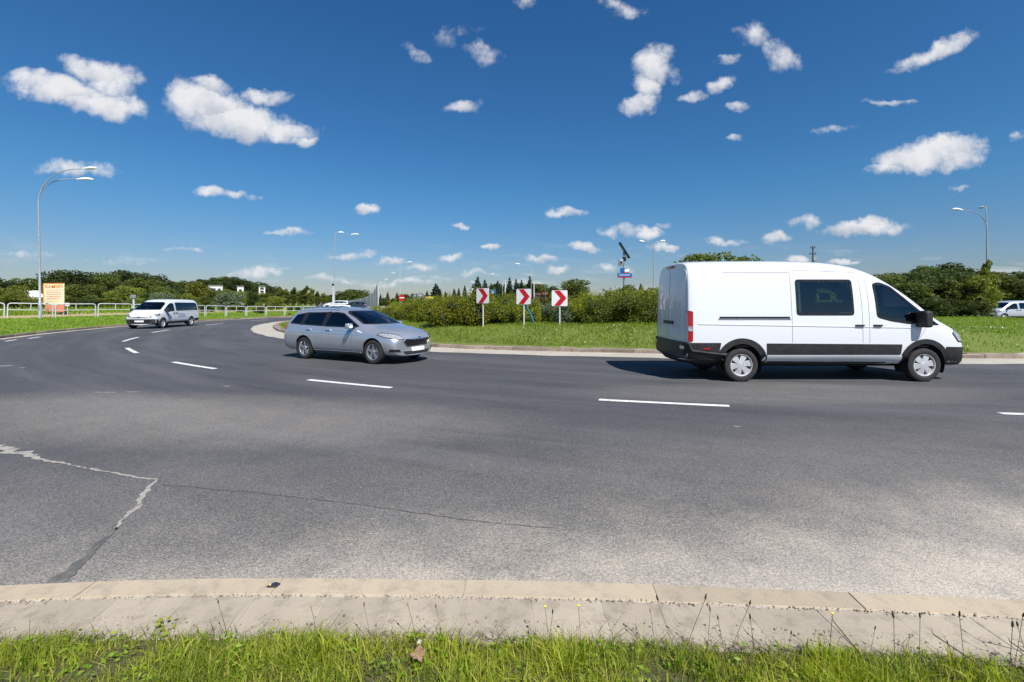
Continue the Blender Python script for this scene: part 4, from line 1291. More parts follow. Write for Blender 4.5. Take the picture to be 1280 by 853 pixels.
def people_carrier(label, paintm='paint_white', livery=True, clad=True):
    root = thing('minibus', label, 'minibus')
    W = .96
    def ring(w, zb, zc, belt, rail, wr, top, dxs=None):
        pts = [(0, zb), (w - .15, zb), (w - .02, zb + .12), (w, zc), (w - .015, belt), (w - .07, (belt + rail) / 2), (wr, rail), (wr - .14, top - .035), (.36, top - .006), (0, top)]
        if dxs: pts = [p + (dx,) for p, dx in zip(pts, dxs)]
        return pts
    dxr = [0, 0, 0, 0, .02, .06, .12, .14, .15, .15]
    st = [
        (-1.15, .07, ring(.88, .36, .7, 1.05, 1.72, .74, 1.82, dxr)),
        (-1.10, .03, ring(.94, .33, .7, 1.06, 1.75, .78, 1.88, dxr)),
        (-.85, 0, ring(.96, .30, .7, 1.07, 1.77, .80, 1.91, [0, 0, 0, 0, .01, .03, .06, .07, .07, .07])),
        (-.3, 0, ring(.96, .28, .7, 1.07, 1.78, .80, 1.92)),
        (.7, 0, ring(.96, .28, .7, 1.06, 1.78, .80, 1.925)),
        (1.7, 0, ring(.96, .28, .7, 1.06, 1.77, .80, 1.92)),
        (2.2, 0, ring(.96, .28, .7, 1.05, 1.73, .79, 1.89)),
        (2.55, 0, ring(.96, .28, .7, 1.04, 1.60, .78, 1.79)),
        (2.90, 0, ring(.96, .28, .7, 1.03, 1.42, .80, 1.60)),
        (3.22, 0, ring(.955, .27, .7, 1.01, 1.24, .82, 1.38)),
        (3.45, -.02, ring(.95, .26, .7, .99, 1.14, .82, 1.22)),
        (3.62, -.05, ring(.94, .26, .68, .96, 1.08, .80, 1.145)),
        (3.88, -.12, ring(.92, .25, .62, .88, .98, .74, 1.06)),
        (4.06, -.18, ring(.88, .25, .56, .76, .85, .68, .93)),
        (4.15, -.22, ring(.84, .26, .50, .66, .72, .64, .78)),
    ]
    body = loft(st, paintm, 3); body.parent = root
    bv = bvh_of(body)
    cut_arches(body, [(0, .34), (3.275, .34)], .385, .96, root)
    wins = []
    fw = [(2.02, 1.10), (2.02, 1.62), (2.25, 1.66), (2.52, 1.55), (3.14, 1.17), (3.0, 1.08)]
    sw = [(-.86, 1.14), (-.80, 1.62), (-.62, 1.68), (1.72, 1.69), (1.84, 1.64), (1.84, 1.12)]
    for s in (-1, 1):
        d = (0, -s, 0)
        for nm, o, gm in (('door_window', fw, 'glass'), ('side_window', sw, 'glass_dark')):
            p3 = sidep(o)
            patch('window_seal', p3, d, bv, 'dark_trim', root, off=.006, depth=.03, res=.08, rnd=.06, hole=.04)
            patch(nm, p3, d, bv, gm, root, off=.004, depth=.004, res=.10, rnd=.06)
            wins.append((p3, d))
        patch('window_pillar', sidep([(.42, 1.12), (.42, 1.68), (.50, 1.68), (.50, 1.12)]), d, bv, 'dark_trim', root, off=.005, rnd=0, depth=.006)
    ws = [(0, -.80, 1.20), (0, .80, 1.20), (0, .72, 1.62), (0, .60, 1.72), (0, -.60, 1.72), (0, -.72, 1.62)]
    patch('windscreen', ws, (-1, 0, 0), bv, 'glass_dark', root, off=.004, depth=.004, res=.08, rnd=.06)
    patch('window_seal', ws, (-1, 0, 0), bv, 'dark_trim', root, off=.006, depth=.03, res=.08, rnd=.06, hole=.035)
    wins.append((ws, (-1, 0, 0)))
    rs = [(0, -.70, 1.14), (0, .70, 1.14), (0, .64, 1.62), (0, -.64, 1.62)]
    patch('rear_window', rs, (1, 0, 0), bv, 'glass_dark', root, off=.004, depth=.004, res=.08, rnd=.06)
    patch('window_seal', rs, (1, 0, 0), bv, 'dark_trim', root, off=.006, depth=.03, res=.08, rnd=.06, hole=.04)
    wins.append((rs, (1, 0, 0)))
    cut_windows(body, wins)
    lo = 'black_plastic' if clad else paintm
    for s in (-1, 1):
        d = (0, -s, 0)
        patch('sill', sidep([(.46, .42), (2.80, .42), (2.80, .29), (.46, .29)]), d, bv, 'black_plastic', root, off=.014, rnd=.02)
        patch('rear_bumper_side', sidep([(-1.13, .56), (-.40, .56), (-.44, .31), (-1.13, .31)]), d, bv, lo, root, off=.010, rnd=.03)
        patch('front_bumper_side', sidep([(3.70, .60), (4.2, .60), (4.2, .22), (3.72, .22)]), d, bv, lo, root, off=.010, rnd=.03)
        for seam in ([(1.95, 1.72), (1.957, 1.72), (1.957, .40), (1.95, .40)], [(.55, 1.02), (.557, 1.02), (.557, .40), (.55, .40)], [(3.12, 1.05), (3.127, 1.05), (2.95, .42), (2.943, .42)], [(-.9, 1.045), (1.95, 1.035), (1.95, 1.027), (-.9, 1.037)]):
            patch('panel_gap', sidep(seam), d, bv, 'dark_trim', root, off=.0015, depth=.005, rnd=0, res=.12)
        for hx in (1.72, 2.02):
            patch('door_handle', sidep([(hx, 1.0), (hx + .17, 1.0), (hx + .17, .96), (hx, .96)]), d, bv, 'black_plastic', root, off=.03, depth=.035, rnd=.01)
        patch('tail_light', sidep([(-1.10, 1.22), (-1.02, 1.22), (-1.0, .72), (-1.10, .72)]), d, bv, 'tail_red', root, off=.012, depth=.02, rnd=.02)
        hp = [(3.62, s * .92, .98), (3.56, s * .94, .92), (3.78, s * .90, .80), (4.06, s * .58, .76), (3.98, s * .60, .86)]
        hl = patch('headlight', hp, (-.75, -s * .6, -.25), bv, 'lamp_clear', root, off=.008, depth=.02, rnd=.03, res=.06)
        patch('headlight_bezel', hp, (-.75, -s * .6, -.25), bv, 'dark_trim', hl, off=.011, depth=.02, rnd=.03, res=.06, hole=.035)
        mirror_part(root, 3.02, s * .95, 1.17, s, .13, .20, .24, 'black_plastic')
        ring_lip(root, bv, 0, .34, .375, .42, s, 5, 175, 'black_plastic', .006) if not clad else None
    patch('front_bumper', [(0, -.90, .62), (0, .90, .62), (0, .90, .23), (0, -.90, .23)], (-1, 0, 0), bv, lo, root, off=.012, depth=.03, rnd=.05)
    patch('grille', [(0, -.62, .56), (0, .62, .56), (0, .56, .40), (0, -.56, .40)], (-1, 0, 0), bv, 'dark_trim', root, off=.02, rnd=.03)
    patch('number_plate', [(0, -.26, .54), (0, .26, .54), (0, .26, .43), (0, -.26, .43)], (-1, 0, 0), bv, 'plate_white', root, off=.034, depth=.03, rnd=.01)
    patch('badge', [(0, -.06, .80), (0, .06, .80), (0, .06, .72), (0, -.06, .72)], (-1, 0, 0), bv, 'chrome', root, off=.010, rnd=.03, res=.05)
    patch('bonnet', [(3.60, -.70, 2), (3.60, .70, 2), (3.90, .62, 2), (4.02, 0, 2), (3.90, -.62, 2)], (0, 0, -1), bv, paintm, root, off=.006, rnd=.06)
    if livery:   # door stripe and framed lettering block on each flank
        for s in (-1, 1):
            d = (0, -s, 0)
            patch('door_stripe', sidep([(2.98, 1.04), (2.84, 1.04), (2.42, .64), (2.50, .64)]), d, bv, 'line_blue', root, off=.007, rnd=.02)
            patch('door_stripe', sidep([(2.84, 1.04), (2.76, 1.04), (2.46, .76), (2.50, .72)]), d, bv, 'line_teal', root, off=.0075, rnd=.01)
            ring_lip_pts = [(2.46 + .09 * math.cos(2 * math.pi * k / 16), 0, .68 + .09 * math.sin(2 * math.pi * k / 16)) for k in range(16)]
            patch('door_emblem', ring_lip_pts, d, bv, 'line_blue', root, off=.008, rnd=0, hole=.025, res=.3)
            L = patch('lettering_frame', sidep([(1.70, .94), (.80, .94), (.70, .86), (.70, .70), (1.60, .66), (1.70, .72)]), d, bv, 'line_grey', root, off=.007, rnd=.05, hole=.022)
            x = 1.62
            r_ = random.Random(3)
            for row, (z0, z1) in enumerate(((.885, .82), (.80, .735))):
                x = 1.62
                while x > .84:
                    wl = r_.choice([.035, .045, .055])
                    patch('letter_block', sidep([(x, z0), (x - wl, z0), (x - wl, z1), (x, z1)]), d, bv, 'line_grey', L, off=.007, rnd=.008, res=.3)
                    x -= wl + .022
    bm = bmesh.new(); bm_box(bm, (1.5, 0, .33), (4.6, 1.3, .12), bev=.02); bm_tube(bm, [(0, -.75, .32), (0, .75, .32)], .05, 8); bm_tube(bm, [(3.275, -.75, .32), (3.275, .75, .32)], .05, 8)
    from_bm('underbody', bm, 'well', root, 40)
    bm = bmesh.new(); bm_box(bm, (1.2, 0, .52), (4.2, 1.7, .03)); from_bm('cabin_floor', bm, 'dark_trim', root, 40)
    bm = bmesh.new(); bm_box(bm, (3.18, 0, 1.0), (.42, 1.66, .24), bev=.06); from_bm('dashboard', bm, 'black_plastic', root, 40)
    for y in (-.5, .5): seat(root, 2.15, y, .58, .6)
    for x in (1.1, .1):
        for y in (-.55, 0, .55): seat(root, x, y, .58, .6)
    for x in (0, 3.275):
        for s in (-1, 1): wheel(root, x, s * .83, .335, .335, s, .215, .215, 'steel', 'hub_silver')
    return root

van = big_van()
van.location = (4.70, 10.31, .002)
focus = estate_car('paint_silver', 'silver estate car driving ahead of the white minibus, bonnet towards the right', 3)
FD = R(-27)
focus.location = (-6.05 + .87 * .454, 13.25 + .87 * .891, .002); focus.rotation_euler = (0, 0, FD)
mini = people_carrier('white minibus with black bumpers and blue door lettering, front turned to the left edge')
mini.location = (-24.2, 32.9, .002); mini.rotation_euler = (0, 0, math.atan2(-.99, .137))
side_van = people_carrier('pale grey van with its nose showing at the right edge beside the dark bushes', 'paint_palegrey', False, False)
side_van.name = 'delivery_van'; side_van['category'] = 'van'
side_van.location = (49.9, 44.0, .0); side_van.rotation_euler = (0, 0, R(180))

# ------------------------------------------------------------------ placing helper: where the sight line to a photo pixel meets a given distance
def at(px, depth): return (px - 640.0) / F * depth
def zat(py, depth): return 1.6 + (HY - py) / F * depth
def gz(x, y):
    ph, r = to_polar(x, y)
    if ph < -80: ph += 360
    if r < r_in(ph) - GUT: return z_island(x, y)
    if r > r_out(ph): return z_outer(x, y)
    return 0.0

# farther cars seen over the silver car's roof --------------------------------
def place_car(label, pm, px, D, rz):
    c = estate_car(pm, label, 2)
    c.location = (at(px, D), D, gz(at(px, D), D)); c.rotation_euler = (0, 0, rz)
    c['group'] = 'cars waiting beyond the silver estate'
    return c
place_car('dark blue car standing rightmost beyond the silver estate roof', 'paint_dark', 452, 76, R(185))
place_car('white car just left of the dark blue car beyond the silver estate roof', 'paint_white', 430, 81, R(188))
c3 = people_carrier('white delivery van far behind at the yellow board by the round sign', 'paint_white', False, False)
c3.name = 'delivery_van'; c3['category'] = 'van'
c3.location = (at(537, 88), 92, gz(at(537, 88), 92) - .2); c3.rotation_euler = (0, 0, R(185))
place_car('white car whose roof barely shows over the silver estate roof', 'paint_white', 430, 52, R(200))

# ------------------------------------------------------------------ person at the wheel of the minibus
def seated_person(name, label, loc, rz, cloth):
    joints = {  # x forward, y left, z up, radius
        'pelvis': ((0, 0, .10), .13), 'waist': ((.0, 0, .26), .125), 'chest': ((-.03, 0, .46), .145), 'neck': ((-.02, 0, .60), .058), 'head0': ((.0, 0, .68), .075), 'head': ((.01, 0, .76), .095), 'crown': ((.0, 0, .82), .07)}
    ch = ['pelvis', 'waist', 'chest', 'neck', 'head0', 'head', 'crown']
    V = [joints[c][0] for c in ch]; Rr = [joints[c][1] for c in ch]
    E = [(i, i + 1) for i in range(6)]
    for s in (-1, 1):
        b0 = len(V)
        V += [(-.03, s * .19, .53), (.08, s * .25, .34), (.34, s * .19, .36), (.42, s * .17, .38)]; Rr += [.062, .048, .036, .026]
        E += [(2, b0), (b0, b0 + 1), (b0 + 1, b0 + 2), (b0 + 2, b0 + 3)]
        # palm and five fingers closing on the wheel
        for k, (dy, ln) in enumerate(((-.03, .052), (-.012, .062), (.008, .06), (.026, .048))):
            f0 = len(V)
            V += [(.455, s * .17 + dy, .385), (.48, s * .17 + dy, .38), (.475, s * .17 + dy, .38 - ln * .6)]; Rr += [.009, .008, .007]
            E += [(b0 + 3, f0), (f0, f0 + 1), (f0 + 1, f0 + 2)]
        f0 = len(V)
        V += [(.43, s * (.17 - .035), .41), (.46, s * (.17 - .045), .40)]; Rr += [.010, .008]
        E += [(b0 + 3, f0), (f0, f0 + 1)]
        l0 = len(V)
        V += [(.05, s * .10, .09), (.42, s * .13, .13), (.50, s * .12, -.22), (.58, s * .12, -.26)]; Rr += [.09, .065, .045, .04]
        E += [(0, l0), (l0, l0 + 1), (l0 + 1, l0 + 2), (l0 + 2, l0 + 3)]
    me = bpy.data.meshes.new(name); me.from_pydata(V, E, [])
    me.materials.append(MATS[cloth]); me.materials.append(MATS['skin'])
    o = bpy.data.objects.new(name, me); link(o)
    md = o.modifiers.new('skin', 'SKIN'); md.use_smooth_shade = True
    for i, sv in enumerate(me.skin_vertices[0].data): sv.radius = (Rr[i], Rr[i])
    me.skin_vertices[0].data[0].use_root = True
    s = o.modifiers.new('sub', 'SUBSURF'); s.levels = 1
    baked(o)
    for pl in o.data.polygons:
        c = pl.center
        pl.use_smooth = True
        pl.material_index = 1 if (c.z > .60 or c.x > .33 and c.z > .3) else 0
    bm = bmesh.new()
    bmesh.ops.create_uvsphere(bm, u_segments=16, v_segments=10, radius=.105)
    bmesh.ops.transform(bm, matrix=Matrix.Translation((-.015, 0, .79)), verts=bm.verts[:])
    bmesh.ops.delete(bm, geom=[v for v in bm.verts if v.co.x > .03 and v.co.z < .84 or v.co.z < .74], context='VERTS')
    hair = from_bm('hair', bm, 'bark', o, 180)
    bm = bmesh.new()
    for s in (-1, 1): bm_box(bm, (.098, s * .032, .785), (.012, .022, .010), bev=.003)
    bm_box(bm, (.112, 0, .76), (.022, .020, .035), bev=.006)
    from_bm('face_features', bm, 'skin', o, 40)
    o.location = loc; o.rotation_euler = (0, 0, rz)
    return tag(o, label, 'person')
mr = Matrix.Rotation(mini.rotation_euler.z, 4, 'Z')
pl = mini.location + mr @ Vector((2.12, .48, .72))
seated_person('person', 'person in an orange top sitting at the wheel of the white minibus', pl, mini.rotation_euler.z, 'orange_cloth')

# ------------------------------------------------------------------ chevron signs on the island
def chevron_sign(px, py_c, D, yaw, label):
    x = at(px, D); g = gz(x, D)
    zc = zat(py_c, D)
    root = thing('chevron_sign', label, 'road sign', (x, D, g), R(yaw), 'chevron signs on the island')
    h = zc - g
    S = .31
    bm = bmesh.new(); bm_tube(bm, [(0, .03, -.2), (0, .03, h + .25)], .030, 12)
    from_bm('post', bm, 'white_metal', root, 60)
    # board: rounded panel with folded rim, facing -y
    Mx = Matrix.Rotation(R(90), 4, 'X')
    bm = bmesh.new()
    sq = rounded([(-S, h - S), (S, h - S), (S, h + S), (-S, h + S)], .05)
    bm_prism(bm, sq, Matrix.Translation((0, .012, 0)) @ Mx, .022)
    bd = from_bm('board', bm, 'sign_white', root, 30)
    bm = bmesh.new()
    q = S - .012; a = .30
    ch = [(-.22, h + q), (.02, h + q), (.27, h), (.02, h - q), (-.22, h - q), (.03, h)]
    bm_prism(bm, ch, Matrix.Translation((0, -.011, 0)) @ Mx, .003)
    from_bm('chevron', bm, 'sign_red', bd, 30)
    bm = bmesh.new()
    for dz in (-.18, .18):
        bm_box(bm, (0, .03, h + dz), (.5, .03, .035), bev=.005)
    from_bm('bracket', bm, 'galvanised', root, 40)
    return root
chevron_sign(603.3, 370, 18.7, -33, 'red and white chevron sign at the left end of the row of three')
chevron_sign(654.5, 371, 18.3, -25, 'red and white chevron sign with a blue hose leaning beside its post')
chevron_sign(699.5, 373, 17.9, -12, 'red and white chevron sign at the right end of the row of three')
bm = bmesh.new()
D = 18.4
pts = [(at(657, D), D + .1, zat(381, D)), (at(660, D), D + .1, zat(387, D)), (at(664, D), D + .1, zat(395, D)), (at(666.5, D), D + .1, zat(402, D)), (at(667, D), D + .1, gz(at(667, D), D) - .02)]
bm_tube(bm, catmull(pts, 6), .035, 10)
tag(from_bm('hose', bm, 'hose_blue', None, 60), 'blue bent hose leaning beside the middle chevron sign', 'hose')

# ------------------------------------------------------------------ street lamps
def lamp_head(parent, p, d, L=.75, mat='lamp_lens'):
    """cobra head at p pointing along d (horizontal-ish)"""
    d = Vector(d).normalized()
    q = d.to_track_quat('X', 'Z').to_matrix().to_4x4()
    M = Matrix.Translation(p) @ q
    bm = bmesh.new()
    prof = [(0, .035, .04), (.10, .07, .08), (.28, .15, .13), (.5, .18, .14), (.66, .13, .10), (.75, .03, .03)]
    rings = []
    for (x, wy, hz) in prof:
        x *= L / .75
        rings.append([bm.verts.new(M @ Vector((x, wy * math.cos(a), max(-.03, hz * math.sin(a))))) for a in [2 * math.pi * k / 14 for k in range(14)]])
    for i in range(len(rings) - 1):
        for k in range(14): bm.faces.new((rings[i][k], rings[i][(k + 1) % 14], rings[i + 1][(k + 1) % 14], rings[i + 1][k]))
    bm.faces.new(rings[0]); bm.faces.new(rings[-1])
    bmesh.ops.recalc_face_normals(bm, faces=bm.faces[:])
    h = from_bm('lamp_head', bm, mat, parent, 50)
    bm = bmesh.new()
    vs = bmesh.ops.create_uvsphere(bm, u_segments=12, v_segments=6, radius=1)['verts']
    bmesh.ops.transform(bm, matrix=M @ Matrix.Translation((.44 * L / .75, 0, -.025)) @ Matrix.Diagonal((.20 * L / .75, .10, .05, 1)), verts=vs)
    from_bm('diffuser', bm, 'lamp_clear', h, 60)
    return h
def street_lamp(label, x, y, H, arms, base_r=.09, base_box=True, group='street lamps', fork=1.6, mat='lamp_grey', hl=.75, lean=0.0, g=None):
    """arms: list of (direction degrees from +x, reach, rise)"""
    g = gz(x, y) if g is None else g
    root = thing('street_lamp', label, 'street lamp', (x, y, g), 0, group)
    zf = H - fork
    bm = bmesh.new()
    bm_tube(bm, [(0, 0, -.3), (0, 0, 1.3), (0, 0, 1.32), (lean * .3, 0, zf * .5), (lean, 0, zf)], [base_r * 1.25, base_r * 1.25, base_r * .95, base_r * .8, base_r * .55], 14)
    from_bm('pole', bm, mat, root, 50)
    if base_box:
        bm = bmesh.new(); bm_box(bm, (0, -base_r * 1.2, .85), (.11, .03, .38), bev=.008); from_bm('hatch', bm, 'galvanised', root, 40)
    for (dg, reach, rise) in arms:
        dx_, dy_ = math.cos(R(dg)), math.sin(R(dg))
        pts = []
        for k in range(13):
            t_ = k / 12 * math.pi / 2
            pts.append((lean + dx_ * reach * (1 - math.cos(t_)), dy_ * reach * (1 - math.cos(t_)), zf - .1 + (fork + rise) * math.sin(t_)))
        e = pts[-1]
        pts.append((e[0] + dx_ * .3, e[1] + dy_ * .3, e[2] + .02))
        bm = bmesh.new(); bm_tube(bm, pts, [base_r * .5] * 6 + [base_r * .38] * 8, 10)
        a = from_bm('arm', bm, mat, root, 60)
        lamp_head(a, Vector(pts[-1]) - Vector((dx_ * .05, dy_ * .05, .0)), (dx_, dy_, .06), hl)
    return root
# left: swan neck with two heads
D = 33.0
street_lamp('tall swan neck street lamp with two heads beside the orange sign board', at(50, D), D, 10.9, [(4, 2.75, .15), (20, 1.95, -.45)], .078, fork=2.3, lean=-.12, hl=1.0)
D = 59.0
street_lamp('tall two-headed street lamp rising behind the silver estate', at(418, D), D, 10.9, [(8, 1.75, -.2), (65, .35, .15)], .08, fork=1.7, lean=.05, hl=1.0)
D = 50.0
street_lamp('two-headed street lamp with Y shaped arms left of the white van', at(817, D), D, 7.9, [(175, .75, 0), (12, .55, .05)], .08, fork=.9, hl=.6)
D = 40.0
street_lamp('two-headed street lamp with climbing plant at the right edge', at(1234, D), D, 9.8, [(184, 2.0, -.15), (60, .35, .25)], .075, fork=1.6, lean=-.05, hl=1.0)
# a row running away down the far road
for i, (px, py, D, dg, reach, lb) in enumerate([
    (500, 327, 98, 5, 1.2, 'single street lamp standing highest of the row down the far road'),
    (481, 341, 128, 5, 1.5, 'single street lamp second highest of the row down the far road'),
    (474, 349, 160, 5, 1.6, 'single street lamp third of the row down the far road'),
    (469, 353, 195, 5, 1.6, 'single street lamp farthest of the row down the far road'),
    (664, 329, 96, 172, 2.1, 'single street lamp with left-hand arm above the middle chevron sign'),
    (628, 342, 130, 172, 2.1, 'single lamp with left-hand arm between the left and middle chevron signs'),
    (600, 352, 120, 172, 1.3, 'short street lamp with a left-hand arm above the left chevron sign')]):
    x = at(px, D); g = gz(x, D); H = zat(py, D) - g - .1
    street_lamp(lb, x, D, H, [(dg, reach, 0)], .05, False, 'street lamps along the far road', fork=1.0, hl=1.15, mat='white_metal')
def slim_post(label, px, ptop, D, r_, name='post', cap=True):
    x = at(px, D); g = gz(x, D); h = zat(ptop, D) - g
    root = thing(name, label, 'post', (x, D, g))
    bm = bmesh.new(); bm_tube(bm, [(0, 0, -.2), (0, 0, .9), (0, 0, .92), (0, 0, h)], [r_ * 1.2, r_ * 1.2, r_, r_ * .85], 10); from_bm('shaft', bm, 'white_metal', root, 60)
    if cap:
        bm = bmesh.new(); bm_lathe(bm, [(.001, h + .22), (r_ * 1.6, h + .18), (r_ * 1.8, h), (.001, h - .02)], 'Z', 12); from_bm('cap', bm, 'dark_trim', root, 40)
    return root
slim_post('slim white post with dark cap just left of the tall lamp behind the silver estate', 416.3, 357, 52, .075)
slim_post('slim white post at the tall end of the grey screen', 472.8, 355, 66, .06, cap=False)
slim_post('white post above the hedge between the left and middle chevron signs', 631.5, 350, 60, .08, cap=False)
slim_post('white post above the hedge just right of the middle chevron sign', 667.5, 355, 70, .09, cap=False)

# grey noise screen: height falls away in a curve
D0 = 92.0
root = thing('noise_screen', 'dark grey roadside screen rising in a curve to a tall point behind the silver estate', 'fence', (at(472, D0), D0, gz(at(472, D0), D0)))
prof = [(0, 4.7), (-.5, 3.6), (-1.1, 2.65), (-2.2, 2.0), (-3.8, 1.55), (-6, 1.2), (-8.9, .95), (-12.6, .8)]
prof = [(float(a), float(b)) for a, b in catmull(prof, 4)]
for i in range(len(prof) - 1):
    pass
bm = bmesh.new()
poly = [(x_, z_) for x_, z_ in prof] + [(prof[-1][0], -.1), (0, -.1)]
bm_prism(bm, poly, Matrix.Rotation(R(90), 4, 'X'), .12)
from_bm('screen_panel', bm, 'screen_grey', root, 30)
for i in range(0, len(prof), 3):
    x_, z_ = prof[i]
    bm = bmesh.new(); bm_box(bm, (x_, -.18, z_ / 2), (.10, .12, z_ + .1), bev=.01); from_bm('upright', bm, 'galvanised', root, 40)
bm = bmesh.new(); bm_tube(bm, [(x_, -.06, z_ + .02) for x_, z_ in prof], .05, 8); from_bm('top_rail', bm, 'galvanised', root, 60)

# ------------------------------------------------------------------ small road signs beyond the island
def round_sign(label, px, py, D, rad, face, back=False):
    x = at(px, D); g = gz(x, D); h = zat(py, D) - g
    root = thing('road_sign', label, 'road sign', (x, D, g), 0)
    bm = bmesh.new(); bm_tube(bm, [(0, .06, -.2), (0, .06, h + rad * .8)], .05, 10); from_bm('post', bm, 'white_metal', root, 60)
    bm = bmesh.new(); bm_lathe(bm, [(.001, -.02), (rad, -.02), (rad, .02), (.001, .02)], 'Y', 32, center=(0, 0, h)); bd = from_bm('disc', bm, face, root, 40)
    return root, bd, h
r_, bd, h = round_sign('round red no entry sign with a white bar beyond the silver estate', 502.3, 372.5, 68, .48, 'sign_red')
bm = bmesh.new(); bm_box(bm, (0, -.03, h), (.66, .02, .15), bev=.004); from_bm('white_bar', bm, 'sign_white', bd, 40)
r_, bd, h = round_sign('round sign seen from its pale grey back beside the yellow board', 525.5, 370, 62, .46, 'galvanised')
bm = bmesh.new(); bm_box(bm, (0, -.03, h), (.42, .02, .10), bev=.004); from_bm('bracket', bm, 'white_metal', bd, 40)
x = at(518, 60); root = thing('road_sign', 'small square sign seen from its grey back left of the round grey one', 'road sign', (x, 60, gz(x, 60)))
hh = zat(372, 60) - gz(x, 60)
bm = bmesh.new(); bm_tube(bm, [(0, .05, -.2), (0, .05, hh)], .04, 8); from_bm('post', bm, 'white_metal', root, 60)
bm = bmesh.new(); bm_box(bm, (0, 0, hh), (.42, .03, .62), bev=.008); from_bm('board', bm, 'galvanised', root, 40)
# yellow board on the far roadside
x = at(533, 72); root = thing('sign_board', 'small yellow board beyond the hedge left of the chevron signs', 'sign', (x, 72, gz(x, 72)))
hh = zat(373.5, 72) - gz(x, 72)
for s in (-.7, .7):
    bm = bmesh.new(); bm_tube(bm, [(s, .05, -.2), (s, .05, hh)], .04, 8); from_bm('post', bm, 'galvanised', root, 60)
bm = bmesh.new(); bm_box(bm, (0, 0, hh), (2.3, .05, .62), bev=.01); bd = from_bm('board', bm, 'sign_yellow', root, 40)
bm = bmesh.new(); bm_box(bm, (-.3, -.035, hh + .02), (1.2, .01, .12)); bm_box(bm, (.1, -.035, hh - .17), (1.5, .01, .07)); from_bm('lettering', bm, 'sign_white', bd, 40)
# give way sign seen from behind (triangle point down)
D = 46; x = at(588, D); root = thing('give_way_sign', 'triangular give way sign seen from behind, point down, left of the left chevron sign', 'road sign', (x, D, gz(x, D)))
hh = zat(363, D) - gz(x, D)
bm = bmesh.new(); bm_tube(bm, [(0, -.04, -.2), (0, -.04, hh + .2)], .04, 10); from_bm('post', bm, 'galvanised', root, 60)
bm = bmesh.new(); bm_prism(bm, rounded([(-.36, .20), (.36, .20), (0, -.40)], .06), Matrix.Translation((0, 0, hh)) @ Matrix.Rotation(R(90), 4, 'X'), .02)
bd = from_bm('board', bm, 'white_metal', root, 30)
bm = bmesh.new(); bm_prism(bm, [(-.25, .14), (.25, .14), (0, -.27)], Matrix.Translation((0, -.022, hh)) @ Matrix.Rotation(R(90), 4, 'X'), .004); from_bm('inner_plate', bm, 'galvanised', bd, 30)
# blue square sign with white triangle
D = 38; x = at(615.8, D); root = thing('road_sign', 'blue sign with a white triangle above the hedge beside the left chevron sign', 'road sign', (x, D, gz(x, D)))
hh = zat(365, D) - gz(x, D)
bm = bmesh.new(); bm_tube(bm, [(0, .04, -.2), (0, .04, hh)], .035, 10); from_bm('post', bm, 'galvanised', root, 60)
bm = bmesh.new(); bm_box(bm, (0, 0, hh), (.56, .03, .40), bev=.01); bd = from_bm('board', bm, 'sign_blue', root, 30)
bm = bmesh.new(); bm_prism(bm, [(-.14, -.14), (.14, -.14), (0, .15)], Matrix.Translation((0, -.016, hh)) @ Matrix.Rotation(R(90), 4, 'X'), .004); from_bm('triangle', bm, 'sign_white', bd, 30)
# solar powered sign mast
D = 31.0; x = at(780, D); g = gz(x, D)
root = thing('solar_mast', 'dark mast with tilted solar panel and blue direction signs rising from the hedge', 'solar mast', (x, D, g))
def Z(py): return zat(py, D) - g
bm = bmesh.new(); bm_tube(bm, [(0, 0, -.3), (0, 0, Z(314))], [.085, .07], 12); from_bm('pole', bm, 'galvanised', root, 60)
bm = bmesh.new(); bm_box(bm, (.02, 0, Z(313.2)), (.08, .42, 1.28), Euler((0, R(-32), 0)), bev=.015); pn = from_bm('solar_panel', bm, 'solar', root, 40)
bm = bmesh.new(); bm_tube(bm, [(0, 0, Z(320)), (.06, 0, Z(314))], .05, 8); bm_box(bm, (.02, 0, Z(324)), (.22, .2, .3), bev=.03); from_bm('panel_bracket', bm, 'dark_trim', root, 50)
bm = bmesh.new(); bm_box(bm, (-.24, -.1, Z(328.5)), (.30, .22, .42), bev=.03); cb_ = from_bm('control_box', bm, 'galvanised', root, 40)
bm = bmesh.new(); bm_lathe(bm, [(.001, -.24), (.08, -.235), (.09, -.2)], 'Y', 16, center=(-.24, 0, Z(328.5))); from_bm('lens', bm, 'window_dark', cb_, 60)
bm = bmesh.new(); bm_box(bm, (-.14, -.12, Z(338.5)), (.30, .04, .34), Euler((0, R(6), 0)), bev=.008); from_bm('blue_plate', bm, 'sign_blue', root, 40)
bm = bmesh.new(); bm_box(bm, (.17, -.12, Z(339.4)), (.32, .04, .26), Euler((0, R(-10), 0)), bev=.008); q_ = from_bm('arrow_plate', bm, 'sign_white', root, 40)
bm = bmesh.new(); bm_box(bm, (.17, -.145, Z(341)), (.30, .01, .06), Euler((0, R(-10), 0))); from_bm('red_edge', bm, 'sign_red', q_, 40)
bm = bmesh.new(); bm_box(bm, (.02, -.12, Z(344.8)), (.98, .04, .31), bev=.008); q_ = from_bm('direction_board', bm, 'sign_blue', root, 40)
bm = bmesh.new(); bm_box(bm, (.02, -.143, Z(347.1)), (.96, .008, .055)); from_bm('red_stripe', bm, 'sign_red', q_, 40)
bm = bmesh.new()
xx = -.36
for wl in (.09, .07, .10, .06, .09, .08, .07):
    bm_box(bm, (xx + wl / 2, -.143, Z(344.2)), (wl * .7, .008, .07)); xx += wl + .025
from_bm('lettering', bm, 'sign_white', q_, 40)
